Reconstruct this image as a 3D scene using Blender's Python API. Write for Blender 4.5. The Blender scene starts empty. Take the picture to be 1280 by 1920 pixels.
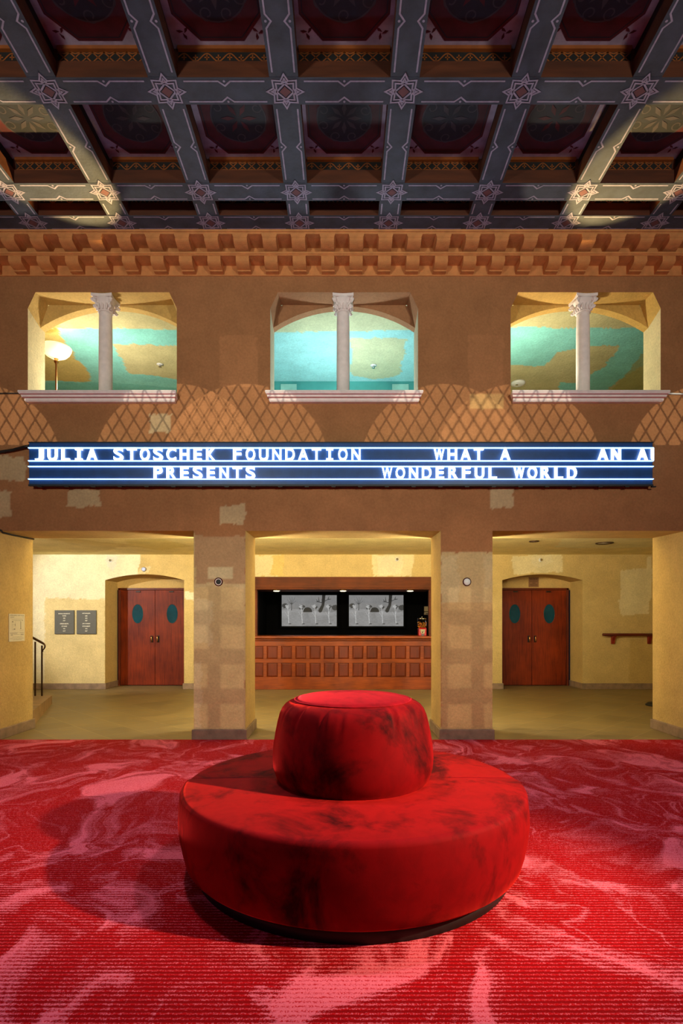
import bpy, bmesh, math, random
import numpy as np
from mathutils import Vector, Matrix
random.seed(7)
RNG = np.random.default_rng(7)
PI = math.pi
SC = bpy.context.scene
COL = SC.collection

# ------------------------------------------------------------------ camera
F = 1050.0            # focal length in pixels of the 1280 wide frame
CX, CY = 643.0, 1165.0
EYE = 1.40
cam = bpy.data.cameras.new('camera'); camo = bpy.data.objects.new('camera', cam); COL.objects.link(camo)
cam.sensor_fit = 'HORIZONTAL'; cam.sensor_width = 36.0; cam.lens = 36.0 * F / 1280.0
cam.shift_x = -(CX - 640) / 1280.0; cam.shift_y = (CY - 960) / 1280.0
camo.location = (0, 0, EYE); camo.rotation_euler = (PI / 2, 0, 0)
SC.camera = camo
# ------------------------------------------------------------------ look
SC.view_settings.view_transform = 'Standard'
SC.view_settings.look = 'None'
SC.view_settings.gamma = 1.0
SC.view_settings.exposure = 0.0
SC.view_settings.use_curve_mapping = False
try:
    SC.cycles.use_denoising = True
    SC.cycles.max_bounces = 8
    SC.cycles.sample_clamp_indirect = 4.0
except Exception:
    pass
w = bpy.data.worlds.new('world'); SC.world = w; w.use_nodes = True
w.node_tree.nodes['Background'].inputs[0].default_value = (0.05, 0.04, 0.05, 1)
w.node_tree.nodes['Background'].inputs[1].default_value = 0.15

def aim(o, target):
    d = Vector(target) - o.location
    o.rotation_euler = d.to_track_quat('-Z', 'Y').to_euler()

def spot(name, loc, target, power, color, angle=60, blend=0.3, radius=0.1):
    l = bpy.data.lights.new(name, 'SPOT'); l.energy = power; l.color = color
    l.spot_size = math.radians(angle); l.spot_blend = blend; l.shadow_soft_size = radius
    o = bpy.data.objects.new(name, l); COL.objects.link(o); o.location = loc; aim(o, target)
    return o

def point(name, loc, power, color, radius=0.05):
    l = bpy.data.lights.new(name, 'POINT'); l.energy = power; l.color = color; l.shadow_soft_size = radius
    o = bpy.data.objects.new(name, l); COL.objects.link(o); o.location = loc
    return o

def area(name, loc, target, power, color, sx, sy):
    l = bpy.data.lights.new(name, 'AREA'); l.energy = power; l.color = color
    l.shape = 'RECTANGLE'; l.size = sx; l.size_y = sy
    o = bpy.data.objects.new(name, l); COL.objects.link(o); o.location = loc; aim(o, target)
    return o

# hall lamps behind or above the camera; pillar, wall and ceiling fills are added
spot('hall_spot_right', (5.6, 0.7, 3.9), (0.45, 3.1, 0.45), 5200, (1.0, 0.62, 0.40), 27, 1.0, 0.08)
spot('hall_spot_left', (-5.4, -0.6, 3.9), (-0.3, 3.0, 0.2), 130, (1.0, 0.42, 0.80), 70, 0.7, 0.06)
spot('hall_downlight_left', (-1.7, 3.72, 5.72), (-1.9, 2.4, 0.0), 375, (1.0, 0.74, 0.86), 106, 0.6, 0.15)
spot('hall_downlight_right', (1.7, 3.72, 5.72), (1.9, 2.4, 0.0), 375, (1.0, 0.74, 0.86), 106, 0.6, 0.15)
spot('pillar_fill_left', (-3.0, -2.5, 3.5), (-1.46, 6.6, 1.1), 680, (1.0, 0.90, 0.62), 20, 0.7, 0.2)  # added fill to brighten the pillar fronts
spot('pillar_fill_right', (3.0, -2.5, 3.5), (1.46, 6.6, 1.1), 680, (1.0, 0.90, 0.62), 20, 0.7, 0.2)
spot('wall_fill_left', (-3.0, -2.5, 3.5), (-1.6, 6.6, 4.5), 1000, (0.98, 1.0, 0.85), 60, 0.8, 0.3)  # added fill spots for the upper wall
spot('wall_fill_right', (3.0, -2.5, 3.5), (1.6, 6.6, 4.5), 940, (0.98, 1.0, 0.85), 60, 0.8, 0.3)
spot('ceiling_fill_left', (-2.2, -0.8, 0.6), (-1.0, 3.6, 5.8), 56, (0.42, 0.56, 1.0), 60, 1.0, 0.3)  # added blue fill from below for the coffered ceiling
spot('ceiling_fill_right', (2.2, -0.8, 0.6), (1.2, 3.6, 5.8), 42, (0.42, 0.56, 1.0), 60, 1.0, 0.3)
# lobby lamps, fixed on the back of the front wall above the openings
for lx, pw in ((-2.75, 120), (0.0, 115), (2.75, 70)):
    area('lobby_lamp', (lx, 7.50, 2.60), (lx, 9.6, 4.4), pw, (1.0, 0.86, 0.54), 1.6, 0.08)
spot('lobby_spot', (-6.3, 8.0, 2.70), (-4.9, 11.57, 1.75), 500, (1.0, 0.96, 0.88), 62, 0.6, 0.03)
for lx in (-1.46, 1.46):
    point('pillar_sconce', (lx, 7.56, 1.95), 105, (1.0, 0.90, 0.60), 0.06)
# balcony rooms
spot('balcony_uplight_left', (-2.02, 7.3, 4.2), (-2.9, 5.52, 5.79), 1000, (1.0, 0.68, 0.22), 28, 0.4, 0.03)
spot('balcony_uplight_right', (2.02, 7.3, 4.2), (2.9, 5.52, 5.79), 1000, (1.0, 0.68, 0.22), 28, 0.4, 0.03)
point('balcony_lamp_left', (-3.3, 7.7, 4.35), 85, (1.0, 0.93, 0.76), 0.06)
point('balcony_lamp_middle', (0.0, 8.0, 4.15), 95, (0.84, 0.98, 1.0), 0.15)
point('balcony_lamp_right', (2.15, 7.6, 4.40), 85, (1.0, 0.90, 0.68), 0.06)

# ------------------------------------------------------------------ helpers
def lin(c):
    return tuple((x / 255 / 12.92) if x / 255 <= 0.04045 else ((x / 255 + 0.055) / 1.055) ** 2.4 for x in c)

def px(x, y, d):
    return ((x - CX) / F * d, d, EYE + (CY - y) / F * d)

ORG = {}

def tag(o, label=None, cat=None, group=None, kind=None):
    if label: o['label'] = label
    if cat: o['category'] = cat
    if group: o['group'] = group
    if kind: o['kind'] = kind
    return o

def thing(name, loc, label, cat, group=None, kind=None):
    o = bpy.data.objects.new(name, None); COL.objects.link(o); o.location = loc
    o.empty_display_size = 0.1
    ORG[o.name] = Vector(loc)
    return tag(o, label, cat, group, kind)

class MB:
    def __init__(s):
        s.v = []; s.f = []; s.m = []; s.sm = []
    def add(s, vs, fs, mi=0, smooth=False):
        b = len(s.v)
        s.v += [tuple(p) for p in vs]
        for f in fs:
            s.f.append([b + i for i in f]); s.m.append(mi); s.sm.append(smooth)
        return s
    def box(s, x0, x1, y0, y1, z0, z1, mi=0):
        vs = [(x0, y0, z0), (x1, y0, z0), (x1, y1, z0), (x0, y1, z0), (x0, y0, z1), (x1, y0, z1), (x1, y1, z1), (x0, y1, z1)]
        return s.add(vs, [(0, 3, 2, 1), (4, 5, 6, 7), (0, 1, 5, 4), (1, 2, 6, 5), (2, 3, 7, 6), (3, 0, 4, 7)], mi)
    def bbox(s, x0, x1, y0, y1, z0, z1, b=0.005, mi=0, seg=2):
        bm = bmesh.new()
        bmesh.ops.create_cube(bm, size=1)
        for v in bm.verts:
            v.co = Vector(((x0 + x1) / 2 + v.co.x * (x1 - x0), (y0 + y1) / 2 + v.co.y * (y1 - y0), (z0 + z1) / 2 + v.co.z * (z1 - z0)))
        bmesh.ops.bevel(bm, geom=bm.edges[:], offset=b, segments=seg, affect='EDGES', profile=0.5)
        bm.verts.index_update()
        s.add([v.co[:] for v in bm.verts], [[v.index for v in f.verts] for f in bm.faces], mi)
        bm.free(); return s
    def quad(s, a, b, c, d, mi=0):
        return s.add([a, b, c, d], [(0, 1, 2, 3)], mi)
    def lathe(s, prof, c=(0, 0, 0), n=32, mi=0, smooth=True, axis='z', cap=True):
        vs = []; fs = []
        for r, h in prof:
            for k in range(n):
                a = 2 * PI * k / n
                if axis == 'z': p = (c[0] + r * math.cos(a), c[1] + r * math.sin(a), c[2] + h)
                elif axis == 'y': p = (c[0] + r * math.cos(a), c[1] + h, c[2] - r * math.sin(a))
                else: p = (c[0] + h, c[1] + r * math.cos(a), c[2] + r * math.sin(a))
                vs.append(p)
        for i in range(len(prof) - 1):
            for k in range(n):
                fs.append((i * n + k, i * n + (k + 1) % n, (i + 1) * n + (k + 1) % n, (i + 1) * n + k))
        if cap:
            if prof[0][0] > 1e-5: fs.append(tuple(range(n))[::-1])
            if prof[-1][0] > 1e-5: fs.append(tuple((len(prof) - 1) * n + k for k in range(n)))
        return s.add(vs, fs, mi, smooth)
    def tube(s, pts, r, n=10, mi=0):
        pts = [Vector(p) for p in pts]; vs = []; fs = []
        up = Vector((0, 0, 1)); prev = None
        for i, p in enumerate(pts):
            t = (pts[min(i + 1, len(pts) - 1)] - pts[max(i - 1, 0)]).normalized()
            a = prev if prev is not None else (up if abs(t.z) < 0.9 else Vector((1, 0, 0)))
            u = (a - t * a.dot(t)).normalized(); v = t.cross(u); prev = u
            rr = r[i] if isinstance(r, (list, tuple)) else r
            for k in range(n):
                q = p + (u * math.cos(2 * PI * k / n) + v * math.sin(2 * PI * k / n)) * rr
                vs.append(q[:])
        for i in range(len(pts) - 1):
            for k in range(n):
                fs.append((i * n + k, i * n + (k + 1) % n, (i + 1) * n + (k + 1) % n, (i + 1) * n + k))
        fs.append(tuple(range(n))[::-1]); fs.append(tuple((len(pts) - 1) * n + k for k in range(n)))
        return s.add(vs, fs, mi, True)
    def prism(s, poly, fn, a, b, mi=0):
        """poly: 2D points; fn(u, v, w) -> xyz; extruded from w=a to w=b"""
        n = len(poly)
        vs = [fn(u, v, a) for u, v in poly] + [fn(u, v, b) for u, v in poly]
        fs = [tuple(range(n))[::-1], tuple(range(n, 2 * n))] + [(i, (i + 1) % n, n + (i + 1) % n, n + i) for i in range(n)]
        return s.add(vs, fs, mi)
    def build(s, name, mats, parent=None, fixn=True):
        off = ORG.get(parent.name, Vector((0, 0, 0))) if parent is not None else Vector((0, 0, 0))
        me = bpy.data.meshes.new(name)
        V = [(p[0] - off.x, p[1] - off.y, p[2] - off.z) for p in s.v]
        me.from_pydata(V, [], s.f); me.update()
        if not isinstance(mats, (list, tuple)): mats = [mats]
        for m in mats: me.materials.append(m)
        me.polygons.foreach_set('material_index', s.m)
        me.polygons.foreach_set('use_smooth', s.sm)
        if fixn:
            bm = bmesh.new(); bm.from_mesh(me)
            bmesh.ops.recalc_face_normals(bm, faces=bm.faces[:])
            bm.to_mesh(me); bm.free()
        o = bpy.data.objects.new(name, me); COL.objects.link(o)
        if parent is not None:
            o.parent = parent; ORG[o.name] = off
        return o

def copy_tree(o, parent=None, offset=None):
    c = o.copy(); COL.objects.link(c)
    if parent is not None: c.parent = parent
    if offset is not None: c.location = o.location + Vector(offset)
    for ch in list(o.children): copy_tree(ch, c)
    return c

# ---- text
_fc = {}
def glyphs(txt, offset=0.0):
    key = (txt, offset)
    if key in _fc: return _fc[key]
    cu = bpy.data.curves.new('t', 'FONT'); cu.body = txt; cu.size = 1.0; cu.offset = offset
    ob = bpy.data.objects.new('t', cu); COL.objects.link(ob)
    dg = bpy.context.evaluated_depsgraph_get()
    me = bpy.data.meshes.new_from_object(ob.evaluated_get(dg))
    vs = [v.co[:2] for v in me.vertices]; fs = [tuple(p.vertices) for p in me.polygons]
    bpy.data.objects.remove(ob); bpy.data.curves.remove(cu); bpy.data.meshes.remove(me)
    _fc[key] = (vs, fs); return _fc[key]

def add_text(mb, txt, u, v, h, fn, width=None, mi=0, align='c', depth=0.0, offset=0.0):
    """flat text; (u,v) bottom centre (or bottom left), cap height h, fn(u,v,w)"""
    vs, fs = glyphs(txt, offset)
    xs = [p[0] for p in vs]; ys = [p[1] for p in vs]
    x0, x1, y0, y1 = min(xs), max(xs), min(ys), max(ys)
    sy = h / (y1 - y0); sx = sy if width is None else width / (x1 - x0)
    W = (x1 - x0) * sx
    ox = u - W / 2 if align == 'c' else u
    P = [(ox + (x - x0) * sx, v + (y - y0) * sy) for x, y in vs]
    if depth == 0:
        mb.add([fn(a, b, 0) for a, b in P], fs, mi)
    else:
        n = len(P); V = [fn(a, b, 0) for a, b in P] + [fn(a, b, depth) for a, b in P]
        FS = [tuple(f) for f in fs] + [tuple(i + n for i in f)[::-1] for f in fs]
        ec = {}
        for f in fs:
            for i in range(len(f)):
                e = (f[i], f[(i + 1) % len(f)]); ec[e] = 1
        for (a, b) in list(ec):
            if (b, a) not in ec: FS.append((b, a, a + n, b + n))
        mb.add(V, FS, mi)

# ---- materials
def nodes_of(name):
    m = bpy.data.materials.new(name); m.use_nodes = True
    nt = m.node_tree
    return m, nt, nt.nodes['Principled BSDF']

def N(nt, t, **kw):
    n = nt.nodes.new(t)
    for k, v in kw.items():
        if k.startswith('i_'):
            key = k[2:]; key = int(key) if key.isdigit() else key.replace('_', ' ')
            n.inputs[key].default_value = v
        else: setattr(n, k, v)
    return n

def L(nt, a, b): nt.links.new(a, b)

def math_n(nt, op, a, b=None, c=None, clamp=False):
    n = nt.nodes.new('ShaderNodeMath'); n.operation = op; n.use_clamp = clamp
    for i, x in enumerate((a, b, c)):
        if x is None: continue
        if isinstance(x, (int, float)): n.inputs[i].default_value = x
        else: L(nt, x, n.inputs[i])
    return n.outputs[0]

def mix_col(nt, fac, a, b, mode='MIX'):
    n = nt.nodes.new('ShaderNodeMix'); n.data_type = 'RGBA'; n.blend_type = mode
    for i, x in ((0, fac), (6, a), (7, b)):
        if isinstance(x, (int, float)): n.inputs[i].default_value = x
        elif isinstance(x, tuple): n.inputs[i].default_value = (*x[:3], 1)
        else: L(nt, x, n.inputs[i])
    return n.outputs[2]

def ramp(nt, fac, stops):
    n = nt.nodes.new('ShaderNodeValToRGB'); e = n.color_ramp.elements
    while len(e) < len(stops): e.new(0.5)
    for el, (p, c) in zip(e, stops):
        el.position = p
        el.color = (c, c, c, 1) if isinstance(c, (int, float)) else (*c[:3], 1)
    L(nt, fac, n.inputs[0]); return n.outputs[0]

def noise(nt, vec, scale, detail=3, rough=0.55, dist=0.0):
    n = N(nt, 'ShaderNodeTexNoise'); n.inputs['Scale'].default_value = scale
    n.inputs['Detail'].default_value = detail; n.inputs['Roughness'].default_value = rough
    n.inputs['Distortion'].default_value = dist
    if vec is not None: L(nt, vec, n.inputs['Vector'])
    return n.outputs['Fac'], n.outputs['Color']

def objco(nt):
    return N(nt, 'ShaderNodeTexCoord').outputs['Object']

def geopos(nt):
    return N(nt, 'ShaderNodeNewGeometry').outputs['Position']

def simple(name, rgb, rough=0.5, metal=0.0, var=0.12, scale=8.0, bump=0.0, bscale=60.0, spec=0.5, stretch=None, coat=0.0):
    m, nt, b = nodes_of(name)
    c = lin(rgb)
    co = objco(nt)
    if stretch:
        mp = N(nt, 'ShaderNodeMapping'); mp.inputs['Scale'].default_value = stretch; L(nt, co, mp.inputs['Vector']); co = mp.outputs[0]
    f, _ = noise(nt, co, scale, 4)
    f2 = ramp(nt, f, [(0.3, 0.0), (0.7, 1.0)])
    lo = tuple(x * (1 - var) for x in c); hi = tuple(min(1, x * (1 + var)) for x in c)
    L(nt, mix_col(nt, f2, lo, hi), b.inputs['Base Color'])
    b.inputs['Roughness'].default_value = rough; b.inputs['Metallic'].default_value = metal
    b.inputs['Specular IOR Level'].default_value = spec
    b.inputs['Coat Weight'].default_value = coat
    if bump:
        g, _ = noise(nt, co, bscale, 3)
        bn = N(nt, 'ShaderNodeBump'); bn.inputs['Strength'].default_value = bump; bn.inputs['Distance'].default_value = 0.01
        L(nt, g, bn.inputs['Height']); L(nt, bn.outputs[0], b.inputs['Normal'])
    return m

def emit(name, rgb, strength, base=(20, 20, 20)):
    m, nt, b = nodes_of(name)
    b.inputs['Base Color'].default_value = (*lin(base), 1)
    b.inputs['Emission Color'].default_value = (*lin(rgb), 1)
    b.inputs['Emission Strength'].default_value = strength
    return m

def stucco(name='stucco', bump=0.55, fine=95.0, rough=0.9):
    """painted plaster: the paint colour is carried by the mesh (patches of paint)"""
    m, nt, b = nodes_of(name)
    at = N(nt, 'ShaderNodeVertexColor'); at.layer_name = 'paint'
    co = geopos(nt)
    f, _ = noise(nt, co, 3.0, 5, 0.65)
    v = ramp(nt, f, [(0.25, 0.82), (0.75, 1.10)])
    f3, _ = noise(nt, co, 40.0, 3, 0.6)
    v3 = ramp(nt, f3, [(0.3, 0.86), (0.7, 1.06)])
    c = mix_col(nt, 1.0, at.outputs[0], v, 'MULTIPLY'); c = mix_col(nt, 1.0, c, v3, 'MULTIPLY')
    L(nt, c, b.inputs['Base Color']); b.inputs['Roughness'].default_value = rough
    b.inputs['Specular IOR Level'].default_value = 0.25
    g, _ = noise(nt, co, fine, 3, 0.6); g2, _ = noise(nt, co, 22.0, 4, 0.6, 0.4)
    h = math_n(nt, 'MULTIPLY_ADD', g2, 1.4, g)
    bn = N(nt, 'ShaderNodeBump'); bn.inputs['Strength'].default_value = bump; bn.inputs['Distance'].default_value = 0.012
    L(nt, h, bn.inputs['Height']); L(nt, bn.outputs[0], b.inputs['Normal'])
    return m

def wood(name, dark, light, rough=0.35, axis='x', scale=6.0, coat=0.2):
    m, nt, b = nodes_of(name)
    co = geopos(nt)
    mp = N(nt, 'ShaderNodeMapping')
    mp.inputs['Scale'].default_value = {'x': (0.5, 8, 8), 'z': (8, 8, 0.5), 'y': (8, 0.5, 8)}[axis]
    L(nt, co, mp.inputs['Vector'])
    f, _ = noise(nt, mp.outputs[0], scale, 5, 0.6, 0.6)
    g, _ = noise(nt, co, 2.2, 3, 0.5)
    t = math_n(nt, 'MULTIPLY_ADD', g, 0.7, math_n(nt, 'MULTIPLY', f, 0.7))
    r = ramp(nt, t, [(0.45, lin(dark)), (0.95, lin(light))])
    L(nt, r, b.inputs['Base Color']); b.inputs['Roughness'].default_value = rough
    b.inputs['Coat Weight'].default_value = coat; b.inputs['Coat Roughness'].default_value = 0.15
    b.inputs['Specular IOR Level'].default_value = 0.25
    return m

def velvet(name, deep, bright, sheen_rgb):
    m, nt, b = nodes_of(name)
    co = objco(nt)
    mp = N(nt, 'ShaderNodeMapping'); mp.inputs['Scale'].default_value = (1.0, 1.0, 0.75); L(nt, co, mp.inputs['Vector'])
    f, _ = noise(nt, mp.outputs[0], 2.6, 6, 0.66, 0.45)
    k = ramp(nt, f, [(0.36, 0.0), (0.52, 1.0)])
    f2, _ = noise(nt, mp.outputs[0], 12.0, 4, 0.6, 0.6)
    k2 = math_n(nt, 'MULTIPLY', k, ramp(nt, f2, [(0.3, 0.75), (0.6, 1.0)]))
    L(nt, mix_col(nt, k2, lin(deep), lin(bright)), b.inputs['Base Color'])
    b.inputs['Roughness'].default_value = 0.75
    b.inputs['Specular IOR Level'].default_value = 0.1
    sw = math_n(nt, 'MULTIPLY_ADD', k2, 0.75, 0.25)
    L(nt, sw, b.inputs['Sheen Weight'])
    b.inputs['Sheen Roughness'].default_value = 0.36
    b.inputs['Sheen Tint'].default_value = (*lin(sheen_rgb), 1)
    g, _ = noise(nt, co, 220, 2); bn = N(nt, 'ShaderNodeBump'); bn.inputs['Strength'].default_value = 0.12
    bn.inputs['Distance'].default_value = 0.003
    # the pile leans one way round the upholstery
    gn = N(nt, 'ShaderNodeNewGeometry').outputs['Normal']
    def vm(op, a, c):
        n = nt.nodes.new('ShaderNodeVectorMath'); n.operation = op
        for i, x in enumerate((a, c)):
            if isinstance(x, tuple): n.inputs[i].default_value = x
            else: L(nt, x, n.inputs[i])
        return n.outputs[0]
    lean = vm('MULTIPLY', vm('CROSS_PRODUCT', (0.0, 0.0, 1.0), gn), (-0.16, -0.16, -0.16))
    L(nt, vm('NORMALIZE', vm('ADD', gn, lean), (0.0, 0.0, 0.0)), bn.inputs['Normal'])
    L(nt, g, bn.inputs['Height']); L(nt, bn.outputs[0], b.inputs['Normal'])
    return m

def carpet_mat():
    m, nt, b = nodes_of('carpet')
    co = geopos(nt)
    def vmath(op, a, bb):
        n = nt.nodes.new('ShaderNodeVectorMath'); n.operation = op
        for i, x in enumerate((a, bb)):
            if isinstance(x, tuple): n.inputs[i].default_value = x
            else: L(nt, x, n.inputs[i])
        return n.outputs[0]
    rot = N(nt, 'ShaderNodeMapping'); rot.inputs['Rotation'].default_value = (0, 0, -0.5)
    rot.inputs['Scale'].default_value = (1.0, 0.80, 1.0); L(nt, co, rot.inputs['Vector'])
    P = rot.outputs[0]
    _, c1 = noise(nt, P, 0.9, 2, 0.5)
    w1 = vmath('MULTIPLY', vmath('SUBTRACT', c1, (0.5, 0.5, 0.5)), (1.5, 1.5, 0.0))
    P1 = vmath('ADD', P, w1)
    _, c2 = noise(nt, P1, 2.3, 2, 0.5)
    w2 = vmath('MULTIPLY', vmath('SUBTRACT', c2, (0.5, 0.5, 0.5)), (0.75, 0.75, 0.0))
    P2 = vmath('ADD', P1, w2)
    f, _ = noise(nt, P2, 2.0, 4, 0.62, 0.2)
    blob = ramp(nt, f, [(0.48, 0.0), (0.60, 1.0)])
    # thin marbled streaks
    f2, _ = noise(nt, P2, 2.6, 2, 0.5, 0.6)
    rid = math_n(nt, 'ABSOLUTE', math_n(nt, 'SUBTRACT', f2, 0.5))
    streak = ramp(nt, rid, [(0.0, 1.0), (0.035, 0.0)])
    f3, _ = noise(nt, P1, 1.1, 1)
    streak = math_n(nt, 'MULTIPLY', streak, ramp(nt, f3, [(0.38, 0.0), (0.55, 0.8)]))
    mask = math_n(nt, 'MAXIMUM', blob, streak)
    # woven rows running across the room
    sep = N(nt, 'ShaderNodeSeparateXYZ'); L(nt, co, sep.inputs[0])
    nw, _ = noise(nt, co, 45.0, 2)
    ph = math_n(nt, 'MULTIPLY_ADD', nw, 2.2, math_n(nt, 'MULTIPLY', sep.outputs[1], 2 * PI / 0.0245))
    row = math_n(nt, 'SINE', ph)
    sp, _ = noise(nt, co, 170.0, 2, 0.6)
    spk = math_n(nt, 'SUBTRACT', sp, 0.5)
    v = math_n(nt, 'MULTIPLY', mask, 0.66)
    v = math_n(nt, 'MULTIPLY_ADD', row, 0.22, v)
    v = math_n(nt, 'MULTIPLY_ADD', spk, 2.1, v)
    t = ramp(nt, v, [(0.20, 0.0), (0.62, 1.0)])
    # dark gaps between the rows
    gap = ramp(nt, math_n(nt, 'MULTIPLY_ADD', spk, 1.2, row), [(0.0, 0.55), (0.45, 1.0)])
    gap = math_n(nt, 'MAXIMUM', gap, math_n(nt, 'MULTIPLY', mask, 1.0))
    sd, _ = noise(nt, co, 1.3, 3)
    red = mix_col(nt, sd, lin((158, 4, 12)), lin((188, 10, 20)))
    c = mix_col(nt, t, red, lin((218, 108, 124)))
    c = mix_col(nt, 1.0, c, gap, 'MULTIPLY')
    L(nt, c, b.inputs['Base Color']); b.inputs['Roughness'].default_value = 0.95
    b.inputs['Specular IOR Level'].default_value = 0.1
    bn = N(nt, 'ShaderNodeBump'); bn.inputs['Strength'].default_value = 0.5; bn.inputs['Distance'].default_value = 0.006
    L(nt, math_n(nt, 'MULTIPLY_ADD', row, 0.4, sp), bn.inputs['Height']); L(nt, bn.outputs[0], b.inputs['Normal'])
    return m

def tile_mat():
    m, nt, b = nodes_of('lobby_tile')
    co = geopos(nt)
    mp = N(nt, 'ShaderNodeMapping'); mp.inputs['Rotation'].default_value = (0, 0, PI / 4); L(nt, co, mp.inputs['Vector'])
    br = N(nt, 'ShaderNodeTexBrick'); br.offset = 0.0
    br.inputs['Scale'].default_value = 1.0; br.inputs['Brick Width'].default_value = 0.46; br.inputs['Row Height'].default_value = 0.46
    br.inputs['Mortar Size'].default_value = 0.004
    br.inputs['Color1'].default_value = (*lin((128, 110, 74)), 1); br.inputs['Color2'].default_value = (*lin((114, 98, 66)), 1)
    br.inputs['Mortar'].default_value = (*lin((144, 128, 92)), 1)
    L(nt, mp.outputs[0], br.inputs['Vector'])
    st = N(nt, 'ShaderNodeMapping'); st.inputs['Scale'].default_value = (0.6, 2.0, 1); L(nt, co, st.inputs['Vector'])
    f, _ = noise(nt, st.outputs[0], 4.0, 6, 0.7, 0.8)
    v = ramp(nt, f, [(0.3, 0.62), (0.7, 1.35)])
    L(nt, mix_col(nt, 1.0, br.outputs[0], v, 'MULTIPLY'), b.inputs['Base Color'])
    L(nt, ramp(nt, f, [(0.3, 0.42), (0.7, 0.62)]), b.inputs['Roughness'])
    return m

M = {}
M['stucco'] = stucco()
M['stucco_soft'] = stucco('stucco_soft', 0.35, 70.0)
M['carpet'] = carpet_mat()
M['tile'] = tile_mat()
M['stone'] = simple('stone_skirting', (132, 110, 92), 0.7, var=0.25, scale=9, bump=0.2)
M['terra'] = simple('terracotta_plaster', (204, 136, 80), 0.9, var=0.15, scale=10, bump=0.5, bscale=80)
M['white_plaster'] = simple('painted_stone', (243, 230, 228), 0.75, var=0.07, scale=14, bump=0.25, bscale=60)
M['pink_line'] = simple('pink_groove', (196, 130, 130), 0.8)
M['stain'] = simple('brown_stain', (170, 128, 96), 0.8)
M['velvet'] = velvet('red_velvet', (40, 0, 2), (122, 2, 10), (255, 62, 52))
M['velvet_lit_top'] = velvet('red_velvet_lit_top', (80, 2, 10), (140, 5, 22), (255, 70, 90))  # lighter, pinker velvet copy: overhead light on the top put into colour
M['black'] = simple('black_plinth', (8, 8, 8), 0.6)
M['blackmetal'] = simple('dark_metal', (34, 26, 22), 0.45, 0.4)
M['bronze'] = simple('brown_bronze', (74, 52, 36), 0.4, 0.7)
M['brass'] = simple('brass', (196, 140, 84), 0.25, 1.0)
M['chrome'] = simple('chrome', (200, 200, 200), 0.15, 1.0)
M['doorwood'] = wood('door_veneer', (72, 13, 2), (134, 48, 12), 0.5, 'z', 5, 0.0)
M['framewood'] = wood('door_frame_wood', (70, 22, 10), (110, 44, 20), 0.45, 'z', 5, 0.1)
M['barwood'] = wood('bar_oak', (92, 36, 6), (152, 70, 14), 0.42, 'x', 6, 0.08)
M['barpanel'] = wood('bar_panel', (70, 22, 4), (112, 42, 8), 0.45, 'z', 6, 0.05)
M['darkwood'] = wood('rail_wood', (70, 22, 14), (104, 38, 22), 0.4, 'x', 6, 0.2)
M['tvblack'] = simple('screen_bezel', (3, 3, 3), 0.8, spec=0.05)
M['blackroom'] = simple('bar_black', (4, 4, 5), 0.9, spec=0.05)
M['teal_glass'] = simple('teal_glass', (8, 62, 80), 0.12, var=0.35, scale=3, coat=0.6)
M['plaque'] = simple('slate_plaque', (84, 84, 80), 0.6, var=0.08, scale=30)
M['white_ink'] = simple('white_lettering', (240, 236, 220), 0.6, var=0.02)
M['paper'] = simple('paper', (224, 218, 194), 0.8, var=0.03)
M['ink'] = simple('ink', (52, 48, 40), 0.8, var=0.02)
M['plate'] = simple('brown_plate', (136, 96, 62), 0.5, var=0.08)
M['white_plastic'] = simple('white_plastic', (222, 222, 220), 0.4, var=0.03)
M['grey_box'] = simple('beige_box', (150, 130, 96), 0.5)
M['blue_cover'] = simple('pale_blue_cover', (176, 190, 232), 0.35)
M['maroon'] = simple('maroon_hole', (70, 12, 8), 0.8)
M['cable'] = simple('black_cable', (14, 12, 12), 0.5)
M['redpaint'] = simple('red_enamel', (168, 14, 14), 0.3, coat=0.4)
M['beam'] = simple('painted_beam', (52, 57, 72), 0.75, var=0.35, scale=5, bump=0.3, bscale=40, stretch=(1, 1, 1))
M['beam_line'] = simple('beam_line', (146, 138, 162), 0.8, var=0.2, scale=20)
M['star_red'] = simple('star_red', (100, 60, 66), 0.8)
M['coffer_wood'] = simple('coffer_wood', (80, 38, 16), 0.6, var=0.35, scale=5, stretch=(0.4, 3, 3))
M['coffer_black'] = simple('coffer_black', (18, 12, 10), 0.8)
M['coffer_orange'] = simple('coffer_orange', (134, 70, 20), 0.6, var=0.2)
M['coffer_white'] = simple('coffer_white', (158, 148, 168), 0.8, var=0.2, scale=10)
M['coffer_red'] = simple('coffer_red', (72, 12, 26), 0.7, var=0.4, scale=6)
M['coffer_navy'] = simple('coffer_navy', (18, 20, 36), 0.7, var=0.4, scale=8)
M['coffer_pale'] = simple('coffer_pale', (58, 50, 60), 0.7, var=0.3)
M['sign_back'] = simple('sign_navy', (28, 68, 116), 0.35, var=0.15)
M['sign_edge'] = simple('sign_edge', (14, 18, 28), 0.5)
M['letter'] = emit('lit_letter', (206, 228, 255), 5.0, (200, 210, 230))
M['rail'] = emit('lit_rail', (140, 190, 255), 3.2, (180, 200, 230))
M['puck'] = emit('lit_lens', (255, 236, 190), 9.0)
M['shade'] = emit('lit_glass_bowl', (255, 232, 170), 1.3, (240, 230, 200))
M['teal_wall'] = simple('teal_paint', (70, 150, 146), 0.85, var=0.12, scale=4)
M['pale_teal'] = simple('pale_teal_paint', (150, 196, 184), 0.85)

def glass_mat():
    m, nt, b = nodes_of('clear_glass')
    b.inputs['Transmission Weight'].default_value = 1.0; b.inputs['Roughness'].default_value = 0.03
    b.inputs['IOR'].default_value = 1.2; b.inputs['Base Color'].default_value = (0.95, 0.97, 0.97, 1)
    return m
M['glass'] = glass_mat()

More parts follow.
